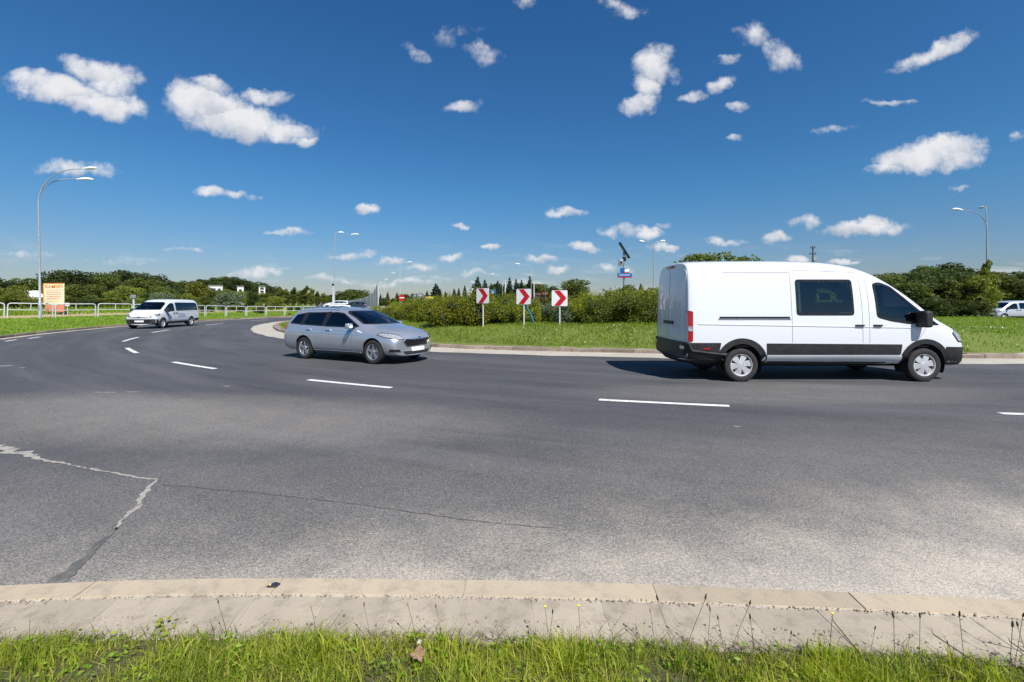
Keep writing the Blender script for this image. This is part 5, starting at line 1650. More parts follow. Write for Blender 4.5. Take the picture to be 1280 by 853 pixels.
# dark speed-camera style unit? no: distribution pylon far beyond the white van
D = 150; x = at(1016, D); g = gz(x, D)
root = thing('utility_pole', 'dark utility pole with crossarms and insulators rising above the white van roof', 'utility pole', (x, D, g))
H = zat(308, D) - g
bm = bmesh.new()
for s in (-1, 1): bm_tube(bm, [(s * .42, 0, -.3), (s * .12, 0, H)], [.16, .10], 8)
for k in range(9): bm_box(bm, (0, 0, 1.5 + k * (H - 3) / 8), (.75 - k * .06, .08, .08))
from_bm('pole', bm, 'bark', root, 60)
for z_, w_ in ((H - .6, 1.5), (H - 2.6, 2.1)):
    bm = bmesh.new(); bm_box(bm, (0, 0, z_), (w_, .18, .2)); a_ = from_bm('crossarm', bm, 'dark_trim', root, 40)
    bm = bmesh.new()
    for s in (-.46, 0, .46): bm_lathe(bm, [(.001, z_ + .1), (.13, z_ + .15), (.08, z_ + .35), (.14, z_ + .45), (.001, z_ + .65)], 'Z', 8, center=(s * w_, 0, 0))
    from_bm('insulator', bm, 'window_dark', a_, 60)
bm = bmesh.new(); bm_box(bm, (.55, 0, H - 4.4), (1.1, .8, 1.3), bev=.1); from_bm('transformer', bm, 'galvanised', root, 40)
# small post sign by the railing left of the minibus
D = 33.5; x = at(167.2, D); root = thing('road_sign', 'small grey square sign on a white post beside the minibus', 'road sign', (x, D, gz(x, D)))
hh = zat(371, D) - gz(x, D)
bm = bmesh.new(); bm_box(bm, (0, 0, hh / 2 - .1), (.10, .10, hh + .2), bev=.01); from_bm('post', bm, 'white_metal', root, 40)
bm = bmesh.new(); bm_box(bm, (0, -.07, hh), (.40, .05, .26), bev=.01); from_bm('board', bm, 'galvanised', root, 40)

# ------------------------------------------------------------------ orange board at the left
D = 40.0
bx0, bx1 = at(54.3, D), at(80.3, D)
xc = (bx0 + bx1) / 2; g = gz(xc, D); wd = bx1 - bx0
root = thing('billboard', 'cream and orange board headed KAMIEŃ behind the railing at the far left', 'billboard', (xc, D, g), 0)
zt, zm, zb_ = zat(354.2, D) - g, zat(381.5, D) - g, zat(390, D) - g
Mx = Matrix.Rotation(R(90), 4, 'X')
bm = bmesh.new(); bm_box(bm, (0, 0, (zt + zm) / 2), (wd, .06, zt - zm), bev=.01); pb = from_bm('board', bm, 'board_cream', root, 40)
bm = bmesh.new(); bm_box(bm, (0, -.035, zt - .03), (wd - .02, .02, .07)); bm_box(bm, (-wd / 2 + .04, -.035, (zt + zm) / 2), (.09, .02, zt - zm - .04)); from_bm('border', bm, 'board_orange', pb, 40)
bm = bmesh.new(); bm_box(bm, (.09, 0, (zm + zb_) / 2 - .02), (wd - .2, .06, zm - zb_), bev=.01); rb = from_bm('lower_panel', bm, 'board_red', root, 40)
for s in (-.42, .42):
    bm = bmesh.new(); bm_box(bm, (s * wd, .08, zt / 2), (.08, .08, zt), bev=.01); from_bm('post', bm, 'white_metal', root, 40)
def text_part(name, body, size, loc, mat, parent, width=None, ext=.004, bold=.0):
    cu_ = bpy.data.curves.new(name, 'FONT'); cu_.body = body; cu_.size = size; cu_.align_x = 'CENTER'; cu_.extrude = ext; cu_.offset = bold
    to = bpy.data.objects.new(name, cu_); link(to)
    dg = bpy.context.evaluated_depsgraph_get(); me = bpy.data.meshes.new_from_object(to.evaluated_get(dg))
    bpy.data.objects.remove(to)
    me.transform(Matrix.Translation(loc) @ Mx)
    if width:
        xs = [v_.co.x for v_ in me.vertices]; w_ = max(xs) - min(xs)
        me.transform(Matrix.Translation((loc[0], 0, 0)) @ Matrix.Diagonal((width / w_, 1, 1, 1)) @ Matrix.Translation((-loc[0], 0, 0)))
    return mobj(name, me, mat, parent)
text_part('heading', 'KAMIEŃ', .40, (.04, -.045, zt - .42), 'board_orange', pb, wd * .84, bold=.008)
r2 = random.Random(4)
for k in range(5):
    bm = bmesh.new(); z_ = zt - .60 - k * .19
    xx = -wd * .34 + r2.uniform(0, .08)
    end = wd * (.42 - .03 * k)
    while xx < end:
        wl = r2.uniform(.10, .24); bm_box(bm, (xx + wl / 2, -.036, z_), (wl * .88, .006, .06)); xx += wl + .03
    from_bm('text_line', bm, 'board_red' if k else 'board_orange', pb, 40)
bm = bmesh.new(); bm_box(bm, (-.1, -.036, zt - 1.56), (wd * .5, .006, .05)); from_bm('text_line', bm, 'sign_yellow', pb, 40)
# little sign next to it
x = at(84, D); root = thing('sign_board', 'small pale roadside plate just right of the orange board', 'sign', (x, D, gz(x, D)))
hh = zat(381, D) - gz(x, D)
bm = bmesh.new(); bm_tube(bm, [(0, .04, -.2), (0, .04, hh)], .03, 8); from_bm('post', bm, 'white_metal', root, 60)
bm = bmesh.new(); bm_box(bm, (0, 0, hh), (.40, .03, .30), bev=.01); from_bm('board', bm, 'wall_white', root, 40)

# ------------------------------------------------------------------ railing: one frame after another
path = catmull([(-42.5, 28.5), (-36.3, 33.0), (-33.0, 37.3), (-31.6, 42), (-30.9, 47), (-29.2, 52), (-26.6, 57.2), (-23, 63), (-18, 69), (-12, 74)], 12)
PR = resample(path, 2.42)
def rail_frame(a, b):
    ax, ay = a; bx_, by_ = b
    L = math.hypot(bx_ - ax, by_ - ay) - .16
    mx, my = (ax + bx_) / 2, (ay + by_) / 2
    g = gz(mx, my); slope = (gz(bx_, by_) - gz(ax, ay))
    root = thing('railing', 'white tubular railing frame standing in the row along the outer verge', 'railing', (mx, my, g), math.atan2(by_ - ay, bx_ - ax), 'railing frames along the outer verge')
    root.rotation_euler = (0, -math.atan2(slope, L), math.atan2(by_ - ay, bx_ - ax))
    h = 1.10; q = .16
    pts = [(-L / 2, 0, -.25), (-L / 2, 0, h - q)] + [(-L / 2 + q - q * math.cos(a_), 0, h - q + q * math.sin(a_)) for a_ in (R(30), R(60), R(90))] + \
          [(L / 2 - q + q * math.cos(a_), 0, h - q + q * math.sin(a_)) for a_ in (R(90), R(60), R(30))] + [(L / 2, 0, h - q), (L / 2, 0, -.25)]
    bm = bmesh.new(); bm_tube(bm, pts, .038, 8); from_bm('frame', bm, 'white_metal', root, 60)
    bm = bmesh.new(); bm_tube(bm, [(-L / 2, 0, .62), (L / 2, 0, .62)], .028, 8); from_bm('mid_rail', bm, 'white_metal', root, 60)
    bm = bmesh.new(); bm_tube(bm, [(0, 0, .62), (0, 0, h)], .028, 8); from_bm('baluster', bm, 'white_metal', root, 60)
for i in range(len(PR) - 1):
    rail_frame(PR[i], PR[i + 1])

# ------------------------------------------------------------------ buildings
def building(name, label, px0, px1, ptop, D, depth, roof, wins, flat=True, wall='wall_white', rz=0):
    x0, x1 = at(px0, D), at(px1, D); xc = (x0 + x1) / 2; w_ = x1 - x0
    g = gz(xc, D) - .3; H = zat(ptop, D) - g
    root = thing(name, label, 'building', (xc, D, g), rz)
    bm = bmesh.new(); bm_box(bm, (0, depth / 2, H / 2), (w_, depth, H)); from_bm('wall', bm, wall, root, 40)
    bm = bmesh.new()
    if flat: bm_box(bm, (0, depth / 2, H + .18), (w_ + .5, depth + .5, .36), bev=.03)
    else:
        e = .4; hr = depth * .28
        A = [(-w_ / 2 - e, -e, H), (w_ / 2 + e, -e, H), (w_ / 2 + e, depth + e, H), (-w_ / 2 - e, depth + e, H), (-w_ / 2 + w_ * .2, depth / 2, H + hr), (w_ / 2 - w_ * .2, depth / 2, H + hr)]
        vs = [bm.verts.new(a_) for a_ in A]
        for f_ in ((0, 1, 5, 4), (1, 2, 5), (2, 3, 4, 5), (3, 0, 4), (3, 2, 1, 0)): bm.faces.new([vs[k] for k in f_])
    from_bm('roof', bm, roof, root, 30)
    for (fx, fz, ww, wh) in wins:
        bm = bmesh.new(); bm_box(bm, (fx * w_, -.03, fz * H), (ww + .2, .1, wh + .2), bev=.02); fr_ = from_bm('window', bm, 'white_metal', root, 40)
        bm = bmesh.new(); bm_box(bm, (fx * w_, -.07, fz * H), (ww, .06, wh)); from_bm('pane', bm, 'window_dark', fr_, 40)
    return root
building('pavilion', 'low white-roofed pavilion between the trees left of the orange board', 27, 49, 374.5, 62, 4.5, 'wall_white', [(-.2, .45, .7, .6), (.2, .45, .7, .6)], False, rz=R(44))
building('apartment_house', 'white house high on the wooded hill with a dark window, leftmost of three', 262, 277, 357.5, 210, 8, 'roof_grey', [(-.2, .8, 2.2, 1.3), (.25, .8, 1.1, 1.1)], rz=R(31))
building('apartment_house', 'white house on the wooded hill between the other two', 297, 304, 358.5, 215, 8, 'roof_grey', [(0, .8, 1.2, 1.0)], rz=R(30))
building('apartment_house', 'narrow white house with stacked windows on the hill, rightmost of three', 324, 331, 358.5, 200, 7, 'roof_grey', [(0, .9, 1.3, .9), (0, .74, 1.3, .9)], rz=R(28))
building('house', 'distant house with a reddish tiled roof behind the hedge right of the middle chevron sign', 669, 683, 368.5, 110, 10, 'roof_red', [(-.2, .8, 1, 1), (.2, .8, 1, 1)], False)
building('house', 'distant house with a reddish roof behind the hedge right of the right chevron sign', 706, 722, 370, 100, 9, 'roof_red', [(-.2, .8, 1, 1), (.2, .8, 1, 1)], False)
building('hall', 'long dark low hall hidden among the bushes right of the white van', 1133, 1165, 360.5, 71, 10, 'roof_grey', [(-.2, .6, 1.5, .8)], True, 'screen_grey')

# ------------------------------------------------------------------ vegetation
def quads_mesh(name, C, A, B, mat):
    """flat leaf quads: centre C, half axes A and B (Nx3 arrays) as rhombs"""
    n = len(C)
    V = np.empty((n, 4, 3)); V[:, 0] = C - A; V[:, 1] = C - B; V[:, 2] = C + A; V[:, 3] = C + B
    me = bpy.data.meshes.new(name)
    me.vertices.add(4 * n); me.vertices.foreach_set('co', V.reshape(-1))
    me.loops.add(4 * n); me.loops.foreach_set('vertex_index', np.arange(4 * n, dtype=np.int32))
    me.polygons.add(n); me.polygons.foreach_set('loop_start', np.arange(0, 4 * n, 4, dtype=np.int32))
    me.update(calc_edges=True); me.validate()
    me.materials.append(MATS[mat])
    return me
def rand_axes(n, size, rng, flat=.0):
    d = rng.normal(size=(n, 3)); d[:, 2] *= (1 - flat); d /= np.linalg.norm(d, axis=1)[:, None]
    e = rng.normal(size=(n, 3)); e -= (e * d).sum(1)[:, None] * d; e /= np.linalg.norm(e, axis=1)[:, None]
    s = size * rng.uniform(.6, 1.35, n)[:, None]
    return d * s, e * s * .55
def crown_points(rng, clumps, n, rad_pow=.5, shell=.55):
    """clumps: (x,y,z,rx,ry,rz); points mostly near each clump's skin"""
    cl = np.array(clumps); wgt = cl[:, 3] * cl[:, 4] + cl[:, 5] * cl[:, 3]; wgt = wgt / wgt.sum()
    k = rng.choice(len(cl), n, p=wgt)
    d = rng.normal(size=(n, 3)); d /= np.linalg.norm(d, axis=1)[:, None]
    r = (shell + (1 - shell) * rng.random(n) ** .6) * rng.normal(1, .10, n)
    return cl[k, :3] + d * r[:, None] * cl[k, 3:6]
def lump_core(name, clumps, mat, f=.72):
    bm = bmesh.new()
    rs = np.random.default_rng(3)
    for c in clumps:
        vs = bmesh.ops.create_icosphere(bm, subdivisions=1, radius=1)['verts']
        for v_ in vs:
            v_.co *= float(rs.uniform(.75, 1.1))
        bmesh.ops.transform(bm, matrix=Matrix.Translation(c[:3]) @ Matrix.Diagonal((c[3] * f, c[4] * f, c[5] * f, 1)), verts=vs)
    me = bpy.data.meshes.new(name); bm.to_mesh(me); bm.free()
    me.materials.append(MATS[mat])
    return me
def trunk_mesh(rng, H, r, clumps, nb=6):
    bm = bmesh.new()
    top = H * .62
    pts = [(0, 0, -.4), (rng.normal(0, .04), 0, H * .15), (rng.normal(0, .12), rng.normal(0, .1), H * .35), (rng.normal(0, .15), rng.normal(0, .15), top)]
    bm_tube(bm, pts, [r * 1.25, r, r * .75, r * .4], 8)
    idx = rng.choice(len(clumps), min(nb, len(clumps)), replace=False)
    for k in idx:
        c = clumps[k]; z0 = rng.uniform(.22, .5) * H
        b0 = Vector((0, 0, z0)); b1 = Vector((c[0] * .5, c[1] * .5, z0 + (c[2] - z0) * .55)); b2 = Vector(c[:3])
        bm_tube(bm, [b0, b1, b2], [r * .5, r * .32, r * .12], 6)
    me = bpy.data.meshes.new('trunk'); bm.to_mesh(me); bm.free()
    for p_ in me.polygons: p_.use_smooth = True
    me.materials.append(MATS['bark'])
    return me
TREES = {}
def make_broadleaf(key, seed, mat, n=5200, leaf=.026, wide=.42, low=.10, gaps=.0, nclump=16):
    """unit-height tree (1 m tall), scaled when placed"""
    rng = np.random.default_rng(seed)
    cl = []
    for i in range(nclump):
        z_ = low + .1 + (1 - low - .22) * (i / (nclump - 1)) ** .9
        env = math.sin(math.pi * min(1, max(0.0, (z_ - low + .12) / (1.12 - low)))) ** .55
        a = rng.uniform(0, 2 * math.pi); rr_ = wide * env * rng.uniform(.25, .78)
        s = rng.uniform(.10, .19) * (.8 + .4 * env)
        cl.append((rr_ * math.cos(a), rr_ * math.sin(a), z_, s * 1.15, s * 1.15, s * .85))
    cl.append((0, 0, .55, wide * .55, wide * .55, .30))
    C = crown_points(rng, cl, n)
    A, B = rand_axes(n, leaf, rng, .3)
    TREES[key] = (quads_mesh('crown', C, A, B, mat), trunk_mesh(rng, 1.0, .022, cl), None)
def make_spruce(key, seed, mat='needle', n=4200):
    rng = np.random.default_rng(seed)
    t_ = rng.random(n) ** .75; z_ = .06 + .94 * (1 - t_) if False else .05 + .95 * (1 - np.sqrt(rng.random(n)))
    layer = np.round(z_ * 17) / 17
    R_ = .21 * (1 - z_) ** .85 * (0.72 + .38 * np.abs(np.sin(z_ * 17 * math.pi / 2 + 1))) + .008
    a = rng.integers(0, 14, n) / 14 * 2 * math.pi + layer * 40 + rng.normal(0, .14, n)
    r_ = R_ * rng.random(n) ** .45
    C = np.stack([r_ * np.cos(a), r_ * np.sin(a), z_ - r_ * .35], 1)
    A, B = rand_axes(n, .017, rng, .2)
    bm = bmesh.new(); bm_tube(bm, [(0, 0, -.3), (0, 0, .97)], [.02, .003], 7)
    me = bpy.data.meshes.new('trunk'); bm.to_mesh(me); bm.free(); me.materials.append(MATS['bark'])
    TREES[key] = (quads_mesh('crown', C, A, B, mat), me, None)
def make_poplar(key, seed, mat, n=3600):
    rng = np.random.default_rng(seed)
    cl = [(rng.normal(0, .05), rng.normal(0, .05), .2 + .72 * i / 11, .10 * math.sin(math.pi * (.18 + .74 * i / 11)) + .03, .10 * math.sin(math.pi * (.18 + .74 * i / 11)) + .03, .08) for i in range(12)]
    C = crown_points(rng, cl, n); A, B = rand_axes(n, .022, rng)
    TREES[key] = (quads_mesh('crown', C, A, B, mat), trunk_mesh(rng, 1.0, .016, cl, 5), None)
for i in range(3):
    make_broadleaf('dark%d' % i, 20 + i, 'leaf_dark', wide=.46)
    make_broadleaf('mid%d' % i, 30 + i, 'leaf_mid', wide=.44)
make_broadleaf('light0', 41, 'leaf_light', wide=.42); make_broadleaf('light1', 42, 'leaf_light', wide=.45)
make_broadleaf('silver0', 51, 'leaf_silver', wide=.46, n=3800)
make_broadleaf('red0', 61, 'leaf_red', wide=.46, n=3800)
make_poplar('slim0', 71, 'leaf_mid'); make_poplar('slim1', 72, 'leaf_light')
make_spruce('spruce0', 81); make_spruce('spruce1', 82)
LABEL = {'dark': 'dark green leafy tree', 'mid': 'mid green leafy tree', 'light': 'bright yellow-green tree', 'silver': 'silvery green willow bush', 'red': 'reddish leaved bush', 'slim': 'slim upright green tree', 'spruce': 'dark pointed spruce'}
NAMEK = {'dark': 'broadleaf_tree', 'mid': 'broadleaf_tree', 'light': 'broadleaf_tree', 'silver': 'willow_bush', 'red': 'bush', 'slim': 'slim_tree', 'spruce': 'spruce_tree'}
rt = random.Random(9)
def tree(key, x, y, H, wide=1.0, label='', group=None, g=None, trunk=True):
    kind = key.rstrip('0123456789')
    g = gz(x, y) if g is None else g
    root = thing(NAMEK[kind], label, 'tree' if kind not in ('silver', 'red') else 'bush', (x, y, g - .02), rt.uniform(0, 6.28), group)
    root.scale = (H * wide, H * wide, H)
    cr, tr, _ = TREES[key]
    o = bpy.data.objects.new('crown', cr); link(o, root)
    o = bpy.data.objects.new('trunk', tr); link(o, root)
    return root
def trees_by_top(lst, group, where):
    """(px, top py, distance, key, width factor, label or None)"""
    for (px, py, D, key, wf, lb) in lst:
        x = at(px, D); g = gz(x, D)
        H = zat(py, D) - g
        kind = key.rstrip('0123456789')
        if lb: tree(key, x, D, H, wf, lb, None, g)
        else: tree(key, x, D, H, wf, LABEL[kind] + ' ' + where, group + ', ' + kind, g)

# left belt of trees (front row to back row)
L = []
trees_by_top([
 (70, 336, 84, 'dark0', 1.15, 'broad dark tree directly behind the orange board'), (104, 338, 80, 'dark1', 1.25, 'broad dark green tree right of the orange board, taller than its neighbour'), (130, 341, 82, 'mid1', 1.1, 'mid green tree between the orange board and the minibus'),
 (155, 338, 96, 'dark2', 1.2, 'dark tall tree standing above the minibus windscreen'), (180, 340, 98, 'dark0', 1.15, 'dark tall tree standing above the minibus roof'), (199, 343, 100, 'dark1', 1.1, 'dark tree above the rear half of the minibus'),
 (163, 357, 62, 'light0', 1.5, 'bright yellow-green low tree behind the minibus windscreen'), (30, 346, 74, 'mid0', 1.0, 'thin mid green tree left of the leftmost lamp post'), (18, 356, 58, 'light1', 1.4, 'bright low tree at the far left behind the railing'),
 (2, 346, 80, 'dark2', 1.2, 'dark tree cut by the left edge of the picture'), (248, 352, 92, 'light1', 1.3, 'bright yellow-green tree just right of the minibus'), (288, 365, 62, 'silver0', 1.9, 'silvery willow bush behind the railing right of the minibus'),
 (345, 370, 62, 'light0', 1.3, 'small bright bush behind the railing left of the silver estate'), (203, 365, 60, 'silver0', 1.6, 'silvery bush hidden behind the minibus'),
 (722, 349, 62, 'mid2', 1.35, 'round mid green tree above the right chevron sign'), (888, 313, 44, 'mid0', 1.3, 'tall green tree showing above the white van roof'), (935, 321, 46, 'mid1', 1.1, 'smaller green tree showing above the white van roof'),
 (545, 354, 150, 'spruce0', 2.2, 'wide dark conifer in the middle distance left of the chevron signs'), (1100, 357, 46, 'mid2', 1.3, 'mid green tree just right of the van windscreen'),
], '', '')
# filler rows, one label per kind and row
def row(px0, px1, step, top, D, keys, wf, group, where, jit=3, dj=6):
    px = px0
    out = []
    while px < px1:
        tp = top(px) if callable(top) else top
        out.append((px + rt.uniform(-step * .3, step * .3), tp + rt.uniform(-jit, jit), D + rt.uniform(-dj, dj), rt.choice(keys), wf * rt.uniform(.85, 1.2), None))
        px += step
    trees_by_top(out, group, where)
prof_left = lambda p: float(np.interp(p, [-200, 0, 30, 45, 60, 100, 140, 170, 200, 230, 260, 300, 330, 345, 370, 400, 420], [345, 347, 352, 349, 343, 342, 345, 345, 348, 354, 358, 360, 361, 366, 368, 371, 372]))
row(-260, 230, 15, lambda p: prof_left(p) + 6, 88, ['dark0', 'dark1', 'dark2', 'mid0', 'mid1'], 1.2, 'trees of the left belt', 'in the belt left of the minibus', 4)
row(-250, 390, 13, lambda p: prof_left(p) + 16, 68, ['mid0', 'mid1', 'mid2', 'light0', 'light1', 'dark1'], 1.25, 'low trees behind the railing', 'low behind the white railing', 4, 4)
row(-260, 400, 12, lambda p: max(380 - 7, prof_left(p) + 24), 58, ['mid2', 'light0', 'mid1', 'silver0', 'dark2'], 1.7, 'bushes behind the railing', 'at shrub height behind the white railing', 2, 3)
prof_h = lambda p: float(np.interp(p, [205, 240, 270, 292, 315, 340, 352], [352, 350, 347, 344, 350, 357, 362]))
# trees over the hill top behind the white houses
out = []
for px in np.arange(205, 352, 7.5):
    out.append((float(px), prof_h(px) + rt.uniform(-1, 2), 292 + rt.uniform(-10, 10), rt.choice(['dark0', 'dark1', 'dark2', 'mid0']), .95, None))
for (px, py, D, key, wf, lb) in out:
    x = at(px, D); H = rt.uniform(11, 14); g = zat(py, D) - H
    tree(key, x, D, H, 1.15, 'dark green tree on the hilltop behind the white houses', 'trees on the hilltop', g)
out = []
for k in range(26):
    px = rt.uniform(225, 345); D = rt.uniform(150, 190)
    out.append((px, float(np.interp(px, [225, 260, 290, 340], [358, 363, 362, 366])) + rt.uniform(-1, 3), D, rt.choice(['mid0', 'light0', 'mid1', 'dark1']), 1.1, None))
trees_by_top(out, 'trees on the hillside', 'on the slope below the white houses')
# slim trees between the hill and the tall lamp
trees_by_top([(px, py, 84, k, 1.3, None) for px, py, k in ((350, 358, 'slim0'), (358, 361, 'slim1'), (367, 359, 'slim0'), (374, 363, 'slim1'), (381, 357, 'slim0'), (389, 360, 'slim1'), (397, 364, 'slim0'), (405, 366, 'slim1'))], 'slim trees left of the tall lamp', 'left of the tall lamp behind the silver estate')
row(395, 470, 9, lambda p: float(np.interp(p, [395, 420, 436, 455, 470], [370, 366, 361, 366, 371])), 120, ['mid0', 'mid1', 'dark0'], 1.5, 'trees beyond the grey screen', 'beyond the grey screen', 1.5, 8)
# far belt across the middle
prof_m = lambda p: float(np.interp(p, [460, 480, 500, 530, 545, 560, 580, 595, 620, 640, 660, 672, 690, 705, 740, 770, 800, 840, 900, 1000, 1100, 1130], [372, 366, 367, 366, 362, 363, 359, 354, 352, 354, 353, 358, 362, 366, 369, 369, 367, 366, 362, 358, 350, 346]))
row(470, 700, 8, prof_m, 165, ['spruce0', 'spruce1', 'dark0', 'dark1', 'spruce0'], 1.25, 'trees of the far belt', 'in the far belt behind the chevron signs', 2, 15)
trees_by_top([(597, 345, 110, 'spruce0', 1.5, 'tall spruce above the left chevron sign'), (606, 349, 112, 'spruce1', 1.4, None), (622, 350, 112, 'spruce0', 1.3, None), (637, 346, 108, 'spruce1', 1.2, 'tall spruce left of the middle chevron sign'), (645, 348, 110, 'spruce0', 1.1, None), (652, 349, 112, 'spruce1', 1.2, None), (662.5, 344, 105, 'spruce0', 1.2, 'tallest pointed spruce above the middle chevron sign'), (675, 354, 112, 'mid0', 1.2, None), (688, 357, 112, 'dark0', 1.2, None), (801, 354, 70, 'spruce1', 1.3, 'small lone spruce between the solar mast and the white van')], 'spruces behind the chevron signs', 'behind the chevron signs')
row(700, 1140, 13, lambda p: prof_m(p) + 1, 92, ['mid0', 'mid1', 'dark0', 'light0'], 1.3, 'trees of the far belt, right half', 'in the far belt right of the chevron signs', 2, 8)
row(440, 600, 9, lambda p: 372, 110, ['dark0', 'mid1', 'dark2'], 1.5, 'bushes of the far belt', 'low in the far belt beyond the round sign', 1, 6)

# right-hand mass of dark bushes and climbing plants
prof_r = lambda p: float(np.interp(p, [1090, 1110, 1130, 1150, 1175, 1185, 1200, 1215, 1235, 1250, 1280, 1330, 1500], [350, 340, 337, 338, 335, 341, 341, 342, 334, 340, 341, 341, 338]))
row(1108, 1500, 15, prof_r, 74, ['mid0', 'dark1', 'dark0', 'mid1'], 1.25, 'trees of the right belt', 'in the belt right of the white van', 2.5, 4)
row(1112, 1222, 11, lambda p: prof_r(p) + 13, 41.5, ['dark0', 'dark1', 'dark2', 'mid2'], 1.45, 'low trees of the right belt', 'on the island right of the white van', 3, .8)
row(1222, 1500, 12, lambda p: prof_r(p) + 9, 69.5, ['dark0', 'mid0', 'dark2', 'mid2'], 1.4, 'low trees past the grey van', 'low in the belt behind the grey van at the right', 3, 1.5)
row(1112, 1226, 9, lambda p: 374, 39.3, ['dark0', 'dark2', 'dark1'], 1.8, 'bushes of the right belt', 'at shrub height right of the white van', 3, .6)
trees_by_top([(1175, 328, 90, 'dark0', 1.35, 'dark round tree crown standing above the bushes right of the white van'), (1157, 334, 88, 'mid1', 1.2, 'mid green crown beside the dark round one right of the white van'), (1148, 340, 88, 'mid0', 1.2, None)], 'trees behind the right belt', 'behind the right belt')
trees_by_top([(1234, 324, 39.8, 'slim1', .7, 'bright climbing plant wrapped round the lamp post at the right')], '', '')
trees_by_top([(1219, 344, 39.6, 'light1', 1.0, 'bright leafy bush at the foot of the lamp post at the right'), (1256, 345, 69, 'mid2', 1.1, 'leafy tree behind the bonnet of the grey van at the right')], '', '')

# ------------------------------------------------------------------ island hedge: individual bushes
def make_hedge_bush(seed, mat, n, leaf, L=1.5, Hh=1.0, Wd=1.0):
    rng = np.random.default_rng(seed)
    cl = []
    for i in range(15):
        x_ = rng.uniform(-L * .75, L * .75); z_ = rng.uniform(.12, .78) * Hh
        s = rng.uniform(.22, .42)
        cl.append((x_, rng.uniform(-.5, .5) * Wd * .8, z_, s * 1.15, s, s * rng.uniform(.7, .95)))
    for i in range(4): cl.append((rng.uniform(-.5, .5) * L, 0, .35 * Hh, .6, .5, .42))
    C = crown_points(rng, cl, n, shell=.72)
    # shoots standing proud of the top
    m_ = 70
    sx_ = rng.uniform(-L, L, m_); sy = rng.uniform(-.5, .5, m_) * Wd
    S = []
    for a, b in zip(sx_, sy):
        hh_ = rng.uniform(.08, .26); lx, ly = rng.normal(0, .12, 2)
        top = max([c[2] + c[5] * .8 for c in cl if abs(c[0] - a) < c[3] and abs(c[1] - b) < c[4]] or [0])
        if top <= 0: continue
        k = 14
        tt = np.linspace(0, 1, k)
        S.append(np.stack([a + lx * tt + rng.normal(0, .02, k), b + ly * tt + rng.normal(0, .02, k), top - .03 + hh_ * tt], 1))
    C = np.concatenate([C] + S)
    C = C[C[:, 2] > .02]
    A, B = rand_axes(len(C), leaf, rng, .25)
    return quads_mesh('foliage', C, A, B, mat), lump_core('dark_core', cl, 'core_green', .70)  # dark green filler lumps added inside so the bush is not see-through
HB = {}
for k, (mt) in enumerate(['leaf_hedge', 'leaf_hedge', 'leaf_hedge_dark', 'leaf_hedge', 'leaf_hedge_dark']):
    HB['h%d' % k] = make_hedge_bush(200 + k, mt, 15000, .030)
HB['r0'] = make_hedge_bush(220, 'leaf_red', 11000, .030)
HB['s0'] = make_hedge_bush(221, 'leaf_silver', 12000, .026)
def hedge_bush(px, D, top_py, key, wx, label, group='hedge bushes on the island'):
    D -= .9
    x = at(px, D); g = gz(x, D); H = zat(top_py, D) - g
    root = thing('hedge_bush', label, 'bush', (x, D, g), rt.choice([0, math.pi]) + rt.uniform(-.2, .2), group if 'bush of the' in label else None)
    root.scale = (wx, 1.0 + .12 * rt.random(), H / 1.08)
    f_, c_ = HB[key]
    link(bpy.data.objects.new('foliage', f_), root); link(bpy.data.objects.new('dark_core', c_), root)
HL = [ # px, D, top, key, half width factor, label
 (492, 26, 378, 'h3', .9, 'lowest yellow-green hedge bush beside the silver estate bonnet'), (512, 24, 374, 'h0', .8, 'small yellow-green hedge bush above the silver estate windscreen'),
 (540, 22.5, 371, 'h1', .75, 'yellow-green hedge bush left of the big rounded one'), (566, 20.6, 366, 'h0', 1.15, 'big rounded hedge bush just left of the left chevron sign'),
 (594, 20.8, 368, 'h1', .9, 'dense green hedge bush behind the left chevron sign'), (622, 21, 370, 'h4', .9, 'hedge bush between the left and middle chevron signs'), (644, 20.6, 372, 'h3', .8, 'yellow-green hedge bush behind the middle chevron sign'),
 (668, 21.2, 375, 's0', .9, 'pale leaved shrub right of the middle chevron sign'), (690, 21, 377, 'h2', .8, 'dark hedge bush behind the right chevron sign'), (714, 20.6, 374, 's0', .9, 'pale flowering shrub right of the right chevron sign'),
 (741, 20.4, 367, 'h1', 1.0, 'yellow-green hedge bush left of the solar mast'), (768, 19.8, 366, 'h2', 1.0, 'large dark hedge bush below the solar mast'), (796, 19.4, 365, 'h4', 1.0, 'large dark hedge bush just left of the white van'),
 (826, 19.2, 366, 'h2', 1.0, 'dark hedge bush partly behind the white van rear')]
for q in HL: hedge_bush(*q)
for i, (px, D, tp, key, wx) in enumerate([(580, 23, 363, 'h3', 1.1), (612, 23.5, 366, 'h0', 1.1), (640, 24, 368, 'h1', 1.1), (690, 24.5, 369, 'r0', .8), (705, 24.5, 370, 'h1', 1.0), (735, 24, 363, 'h0', 1.2), (765, 23.5, 361, 'h3', 1.2), (790, 23, 362, 'h0', 1.1), (815, 23, 362, 'h1', 1.2),
    (860, 22, 362, 'h2', 1.4), (910, 22, 362, 'h0', 1.4), (960, 22, 362, 'h4', 1.4), (1010, 23, 364, 'h2', 1.4), (1060, 25, 366, 'h0', 1.4), (1100, 27, 370, 'h4', 1.2), (520, 27, 374, 'h1', 1.1), (552, 26, 370, 'h4', 1.1), (660, 24.3, 372, 'h2', 1.0)]):
    hedge_bush(px, D, tp, key, wx, {'r0': 'reddish leaved bush of the second hedge row right of the right chevron sign'}.get(key, 'green bush of the second hedge row on the island'))
trees_by_top([(783, 357, 27, 'mid1', .9, 'leafy bush at the foot of the solar mast'), (812, 359, 28, 'light0', .9, 'leafy bush between the solar mast and the white van')], '', '')

